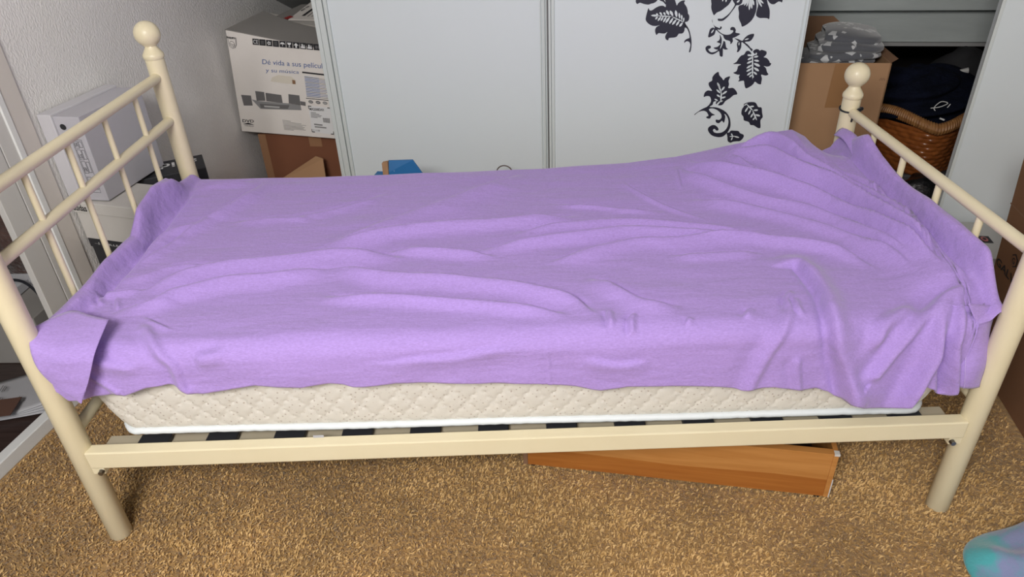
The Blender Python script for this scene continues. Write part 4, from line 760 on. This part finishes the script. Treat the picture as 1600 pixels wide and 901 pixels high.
m = MB(); fc.poly(m, pr['slot'], 0, 1.5); fc.poly(m, pr['slotdark'], 1, 2.5)
m.build('hand_slot', [mat('slot_flap', (.64, .59, .50), .7), M_cardin], pc)
# smaller white package behind the raised flap
pk = thing('open_package', 'small opened white package lying on top of the worn printed carton', 'box', RM(.30, 1.80, .80))
PK = lambda x, y, z: RMR(.10, 1.80, 8, x, y, z)
m = MB(); m.hexa([PK(0, -.02, .78), PK(.40, -.02, .76), PK(.40, .16, .74), PK(0, .16, .76), PK(0, -.02, .822), PK(.40, -.02, .815), PK(.40, .16, .845), PK(.10, .16, .850)]); m.build('package_body', M_cartong, pk, bevel=.002)
fl4 = [PK(.095, -.03, .825), PK(.36, -.03, .812), PK(.36, .155, .855), PK(.16, .155, .868)]
m = MB(); m.hexa([v-Vector((0, 0, .003)) for v in fl4]+fl4); m.build('printed_flap', M_carton, pk)
f = Face(fl4, .0008); m = MB(); f.text(m, 'es &', [(.06, .40), (.12, .95), (.05, .98), (-.01, .43)], 0); f.poly(m, [(.14, .18), (.19, .18), (.26, .90), (.21, .90)], 0)
m.build('headline', [M_blk, M_g1, M_red], pk); m = MB()
for k in range(8): f.poly(m, [(.24+.07*k, .15), (.255+.07*k, .15), (.31+.07*k, .85), (.295+.07*k, .85)], 1)
m.build('text_lines', [M_blk, M_g1, M_red], pk); m = MB()
f.poly(m, [(-.10, .05), (-.02, .0), (.04, .12), (-.05, .18)], 2)
m.build('red_mark', [M_blk, M_g1, M_red], pk)

# brown box carrying the carton
bb = thing('cardboard_box', 'reddish brown cardboard box beneath the worn printed carton', 'box', RM(.3, 1.65, 0))
m = MB(); m.box((.075, 1.56, .0), (.66, 1.88, .412), P=RM); m.build('box_body', M_cardr, bb, bevel=.003)
m = MB(); m.box((.074, 1.5585, .0), (.108, 1.5595, .412), 0, P=RM); m.box((.30, 1.5585, .365), (.355, 1.5595, .412), 0, P=RM); m.build('tape', M_tapec, bb)
fb = thing('cardboard_flap', 'tan cardboard flap leaning between the bed and the brown box', 'cardboard', RM(.3, 1.42, 0))
m = MB(); A0 = [RM(.14, 1.40, .0), RM(.42, 1.38, .0), RM(.375, 1.50, .335), RM(.345, 1.50, .345), RM(.13, 1.49, .215)]
k_ = [v+Vector(UV_)*.005 for v in A0]; m.poly(A0[::-1]); m.poly(k_); n_ = len(A0)
m.add(A0+k_, [(i, (i+1) % n_, n_+(i+1) % n_, n_+i) for i in range(n_)]); m.build('flap_panel', M_card, fb)

# blue box and wire hoop between bed and doors
bx = thing('blue_box', 'blue speckled cardboard box with a raised flap behind the bed', 'box', RM(.82, 1.20, 0))
M_bluec = mat('blue_card', (.010, .13, .34), .55)
nt = M_bluec.node_tree; vo = nt.nodes.new('ShaderNodeTexVoronoi'); vo.inputs['Scale'].default_value = 55; tc = nt.nodes.new('ShaderNodeTexCoord')
mp = nt.nodes.new('ShaderNodeMapping'); mp.inputs['Scale'].default_value = (1.6, 1, .6); nt.links.new(tc.outputs['Object'], mp.inputs[0]); nt.links.new(mp.outputs[0], vo.inputs[0])
rp = nt.nodes.new('ShaderNodeValToRGB'); e = rp.color_ramp.elements; e[0].position = .10; e[0].color = (.5, .6, .7, 1); e[1].position = .16; e[1].color = (.010, .13, .34, 1)
nt.links.new(vo.outputs['Distance'], rp.inputs[0]); nt.links.new(rp.outputs[0], nt.nodes['Principled BSDF'].inputs['Base Color'])
m = MB(); m.box((.752, 1.078, 0), (.915, 1.14, .446), P=RM); m.build('box_body', M_bluec, bx, bevel=.002)
q = [RM(.806, 1.070, .463), RM(.935, 1.100, .450), RM(.902, 1.095, .508), RM(.820, 1.082, .508)]
m = MB(); m.hexa([q[0]+Vector((0, .004, 0)), q[1]+Vector((0, .004, 0)), q[1]+Vector((0, .010, 0)), q[0]+Vector((0, .010, 0)), q[3]+Vector((0, .004, 0)), q[2]+Vector((0, .004, 0)), q[2]+Vector((0, .010, 0)), q[3]+Vector((0, .010, 0))]); m.build('box_flap', M_bluec, bx)
m = MB(); m.hexa([RM(.800, 1.066, .452), RM(.818, 1.072, .452), RM(.818, 1.085, .452), RM(.800, 1.080, .452), RM(.802, 1.066, .506), RM(.820, 1.074, .509), RM(.820, 1.087, .509), RM(.802, 1.08, .507)]); m.build('flap_edge', M_card, bx)
m = MB(); m.tube([RM(1.166+.030*math.cos(a*math.pi/16), 1.35, .364+.030*math.sin(a*math.pi/16)) for a in range(-4, 21)], .0022, 8)
m.tube([RM(1.143, 1.35, .0), RM(1.143, 1.35, .355)], .003, 8); m.tube([RM(1.189, 1.35, .0), RM(1.189, 1.35, .355)], .003, 8)
tag(m.build('wire_hoop', mat('hoop_brown', (.09, .06, .045), .5), smooth=True), 'thin brown wire hoop rising behind the bed before the doors', 'wire hoop')

# ---------------------------------------------------------------- open cardboard box with blanket, right
ob = thing('open_cardboard_box', 'open tan cardboard box with a taped front beside the flowered door', 'box', RM(2.33, 1.75, .2))
OB = lambda x, y, z: RMR(2.10, 1.592, 2.0, x, y, z)
OW, OD, OZ0, OZ1 = .400, .36, .10, .712
m = MB()
m.box((0, 0, OZ0), (OW, .005, OZ1), 0, P=OB); m.box((0, OD-.005, OZ0), (OW, OD, OZ1), 1, P=OB); m.box((0, 0, OZ0), (.005, OD, OZ1), 1, P=OB); m.box((OW-.005, 0, OZ0), (OW, OD, OZ1), 0, P=OB); m.box((0, 0, OZ0), (OW, OD, OZ0+.005), 0, P=OB)
m.build('box_body', [M_card, M_cardin], ob)
m = MB(); m.hexa([OB(0, OD-.004, OZ1), OB(OW-.02, OD-.004, OZ1), OB(OW-.02, OD, OZ1), OB(0, OD, OZ1), OB(-.01, OD+.02, OZ1+.085), OB(OW*.70, OD+.02, OZ1+.080), OB(OW*.70, OD+.024, OZ1+.080), OB(-.01, OD+.024, OZ1+.085)]); m.build('back_flap', M_cardin, ob)
m = MB(); m.hexa([OB(OW-.004, .01, OZ1-.002), OB(OW, .01, OZ1-.002), OB(OW, OD*.8, OZ1), OB(OW-.004, OD*.8, OZ1), OB(OW+.012, -.004, OZ1+.016), OB(OW+.016, -.004, OZ1+.016), OB(OW+.010, OD*.8, OZ1+.02), OB(OW+.006, OD*.8, OZ1+.02)]); m.build('side_flap', M_cardin, ob)
f = Face([OB(0, 0, OZ0), OB(OW, 0, OZ0), OB(OW, 0, OZ1), OB(0, 0, OZ1)], .0012)
m = MB(); f.poly(m, [(.515, .742), (.635, .742), (.718, .998), (.535, .998)]); m.build('tape', M_tape, ob)
for (a, b) in ((.94, .90), (.93, .60)):
    m = MB()
    for k in range(5): f.poly(m, [(a+.01*k-.015, b+.012*(k % 2)), (a+.01*k-.004, b+.004), (a+.01*k-.008, b+.02)], 0)
    m.build('tear', M_cardin, ob)
# blanket: folded slab, visible layers curling round its right end
bl = None
M_fleece = mat('grey_fleece', (.095, .10, .115), .95, sheen=.5, bump=(240, .5, .002)); nt = M_fleece.node_tree
vo = nt.nodes.new('ShaderNodeTexVoronoi'); vo.inputs['Scale'].default_value = 24; vo.distance = 'MANHATTAN'; tc = nt.nodes.new('ShaderNodeTexCoord'); nt.links.new(tc.outputs['Object'], vo.inputs[0])
rp = nt.nodes.new('ShaderNodeValToRGB'); rp.color_ramp.interpolation = 'LINEAR'; e = rp.color_ramp.elements; e[0].position = .47; e[0].color = (.55, .56, .57, 1); e[1].position = .51; e[1].color = (.095, .10, .115, 1)
nt.links.new(vo.outputs['Distance'], rp.inputs[0]); nt.links.new(rp.outputs[0], nt.nodes['Principled BSDF'].inputs['Base Color'])
m = MB()
def roll(x0, x1, y0, y1, zc, hh, ph):
    G = []
    for i in range(31):
        u = i/30; x = x0+(x1-x0)*u; row = []
        prof = hh*(math.sin(math.pi*min(1, .10+u*.88))**.38)
        for j in range(41):
            a = 2*math.pi*(j % 40)/40; ry = (y1-y0)/2*(1-.35*abs(2*u-1)**4)
            ca, sa = math.cos(a), math.sin(a)
            row.append(OB(x+.012*math.cos(a), (y0+y1)/2+ry*math.copysign(abs(ca)**.6, ca), zc+.005*math.sin(x*22+ph)+prof*math.copysign(abs(sa)**.75, sa)+.002*math.sin(a*3+x*25+ph)))
        G.append(row)
    m.grid(G)
roll(.120, .378, .03, .27, .695, .024, 0); roll(.150, .392, .02, .28, .722, .022, 1); roll(.175, .396, .02, .28, .750, .024, 2.0); roll(.195, .385, .04, .28, .775, .026, 3.0)
tag(m.build('blanket', M_fleece, smooth=True), 'folded grey fleece blanket with white star patches in the open box', 'blanket')
m = lump('c', M_blkcloth, lambda a, b, c: OB(.065+.055*a, .14+.10*b, .66+.075*c), 40, 30, 3, .10)
tag(m.build('black_cloth', M_blkcloth, smooth=True), 'black cloth stuffed beside the blanket in the open box', 'cloth')
# support under it
m = MB(); m.box((2.06, 1.56, .012), (2.56, 1.98, .098), P=RM); o = m.build('flat_box', M_cartong, bevel=.002); tag(o, 'low dark flat box beneath the open cardboard box', 'box')

# ---------------------------------------------------------------- wicker basket of dark clothes
bk = thing('wicker_basket', 'brown wicker basket heaped with dark clothes in the open eave', 'basket', RM(2.78, 1.98, .22))
M_wick = mat('wicker', (.34, .105, .025), .30, noise=(30, (.17, .05, .012), .25), coat=.3)
M_rim = mat('wicker_rim', (.40, .20, .070), .45, noise=(60, (.22, .09, .03), .25, (1, 1, .3)))
BC = (2.775, 1.985)
def sq(a, R_): # rounded square, corner toward the room
    c, s_ = math.cos(a), math.sin(a); n = 5.0
    r_ = R_/((abs(c)**n+abs(s_)**n)**(1/n)); return r_*c, r_*s_
def BK(a, R_, z):
    x, y = sq(a, R_); t = math.radians(45-4); return RM(BC[0]+x*math.cos(t)-y*math.sin(t), BC[1]+x*math.sin(t)+y*math.cos(t), z)
NA = 180; rows = 66; G = []
for i in range(NA+1):
    a = 2*math.pi*(i % NA)/NA; col = []
    for j in range(rows+1):
        h_ = j/rows; R_ = .165+.030*h_; z = .225+.20*h_
        ring_ = h_*11; ph = ring_ % 1; k = int(ring_)
        d = .0040*math.sin(math.pi*ph)**.6*(1 if math.sin(a*26+math.pi*(k % 2)) > -.2 else .25)
        col.append(BK(a, R_+d, z))
    G.append(col)
m = MB(); m.grid(G); m.build('basket_body', M_wick, bk, smooth=True)
# bound rim dipping at the middle of each side
G = []
NA = 960
for i in range(NA+1):
    a = 2*math.pi*(i % NA)/NA; zc = .432+.032*(.5-.5*math.cos(4*a+math.pi*0)) if 0 else .432+.026*(.5+.5*math.cos(4*(a-math.pi/4)))*0+.030*abs(math.sin(2*(a+math.pi/4)))
    row = []
    for j in range(15):
        b = 2*math.pi*(j % 14)/14; rr_ = .020+.0014*math.sin(i*math.pi/3)
        row.append(BK(a, .200+rr_*math.cos(b), zc+rr_*1.1*math.sin(b)))
    G.append(row)
m = MB(); m.grid(G); m.build('basket_rim', M_rim, bk, smooth=True)
m = MB(); m.poly([BK(2*math.pi*i/24, .165, .226) for i in range(24)]); m.build('basket_bottom', M_wick, bk)
m = lump('c', M_navy, lambda a, b, c: RM(2.75+.20*a, 1.985+.165*b, .480+.125*c), 90, 70, 11, .13, 7)
cl = tag(m.build('navy_jacket', M_navy, smooth=True), 'navy jacket with pale drawstring heaped in the wicker basket', 'jacket')
mm = MB(); mm.tube(spline([RM(2.735, 1.80, .495), RM(2.765, 1.795, .502), RM(2.79, 1.80, .515), RM(2.765, 1.80, .520), RM(2.745, 1.795, .498), RM(2.76, 1.79, .483), RM(2.785, 1.795, .492), RM(2.80, 1.80, .512)], 8), .0017, 6); mm.build('drawstring', M_wprint, cl, smooth=True)
mm = MB(); mm.tube([RM(2.775, 1.795, .458), RM(2.792, 1.793, .452)], .0035, 8); mm.build('cord_tip', M_wprint, cl)
m = lump('c', M_blkcloth, lambda a, b, c: RM(2.93+.12*a, 2.10+.12*b, .48+.17*c), 48, 36, 21, .12, 4)
o = tag(m.build('dark_garment', M_blkcloth, smooth=True), 'black garment piled behind the navy jacket beside the grey door', 'clothes')
mm = MB(); mm.tube([RM(2.835, 1.99, .575), RM(2.90, 1.98, .590)], [.004, .011], 12); mm.build('grey_strap', M_g3, o)
# grey case under the basket and black bag before it
m = MB(); m.box((2.57, 1.80, .012), (3.10, 2.25, .222), P=RM); tag(m.build('grey_case', mat('case_grey', (.10, .10, .105), .5), bevel=.008), 'grey flat case carrying the wicker basket', 'case')
m = lump('b', M_black, lambda a, b, c: RM(2.72+.125*a, 1.61+.10*b, .158+.145*c), 60, 48, 33, .08, 5)
M_bag = mat('black_plastic_bag', (.008, .008, .009), .22, bump=(14, .8, .02))
tag(m.build('plastic_bag', M_bag, smooth=True), 'glossy black plastic bag on the floor below the wicker basket', 'bag')

# ---------------------------------------------------------------- white box and big brown box, right
wb = thing('white_box', 'low white box with a small black label below the grey door', 'box', RM(2.8, 1.3, 0))
m = MB(); m.box((2.45, 1.165, 0), (3.10, 1.425, .200), P=RM); m.build('box_body', M_white, wb, bevel=.002)
m = MB(); m.box((2.447, 1.162, .165), (3.103, 1.428, .205), P=RM); m.build('lid', mat('white_lid', (.50, .50, .48), .6), wb, bevel=.002)
f = Face([RM(2.795, 1.27, .205), RM(2.850, 1.27, .205), RM(2.850, 1.36, .205), RM(2.795, 1.36, .205)], .0012)
m = MB(); f.poly(m, rect(0, 0, 1, .55), 0); cr = [(.62+.20*math.cos(a*.628), .28+.20*math.sin(a*.628)) for a in range(10)]; f.poly(m, cr, 1, 2); f.poly(m, [(.62+(a-.62)*.5, .28+(b-.28)*.5) for a, b in cr], 0, 3); f.poly(m, rect(.12, .2, .34, .36), 1, 2)
m.build('label_sticker', [M_blk, mat('pink_red', (.45, .12, .12), .5)], wb)
gb = thing('large_cardboard_box', 'large brown cardboard box with black lettering at the right of the footboard', 'box', RM(2.9, .7, 0))
m = MB(); GB = lambda s, t, z: RM(s-.0*z, t+.10*z, z)
m.hexa([GB(2.72, .44, 0), GB(3.2, .44, 0), GB(3.2, .925, 0), GB(2.72, .925, 0), GB(2.70, .44, .66), GB(3.2, .44, .66), GB(3.2, .925, .66), GB(2.70, .925, .66)])
m.build('box_body', mat('dark_cardboard', (.23, .115, .055), .85, noise=(5, (.19, .09, .042), .3)), gb, bevel=.003)
f = Face([GB(2.72, .925, 0), GB(2.72, .44, 0), GB(2.70, .44, .66), GB(2.70, .925, .66)], .0012)
m = MB(); f.text(m, 'GALVANI', [(.02, .462), (.44, .462), (.44, .497), (.02, .497)], 0, 1, True)
hx_ = [(.215+.042*math.cos(a*1.047+.52), .553+.030*math.sin(a*1.047+.52)) for a in range(6)]
f.poly(m, hx_, 0); f.poly(m, [(.215+(a-.215)*.82, .553+(b-.553)*.82) for a, b in hx_], 1, 2); f.text(m, 'G', [(.198, .540), (.232, .540), (.232, .566), (.198, .566)], 0, 3, True)
m.build('print', [M_blk, mat('dark_cardboard_2', (.21, .10, .05), .85)], gb)
m = MB(); f.poly(m, [(0, .735), (1, .735), (1, .742), (0, .742)]); m.build('crease', M_cardin, gb)

# ---------------------------------------------------------------- teal towel in the near corner
M_teal = mat('teal_fleece', (.07, .36, .39), .95, noise=(11, (.22, .25, .42), .07), bump=(130, .5, .003), sheen=.5)
def tw(a, b, c): k = max(c, 0); return Vector((2.175+.215*a+.02*b, -.19+.12*b, .004+.050*max(c, -.05)+k*(.045*(1+math.tanh((a+.35)*6))*.5+.014*math.sin(a*8+2.2*math.sin(b*2.5)+b*2)+.004*math.sin(a*13-b*5))))
m = lump('t', M_teal, tw, 80, 60, 8, .07, 4)
tag(m.build('towel', M_teal, smooth=True), 'teal and lilac fleecy towel bunched on the carpet in the near corner', 'towel')
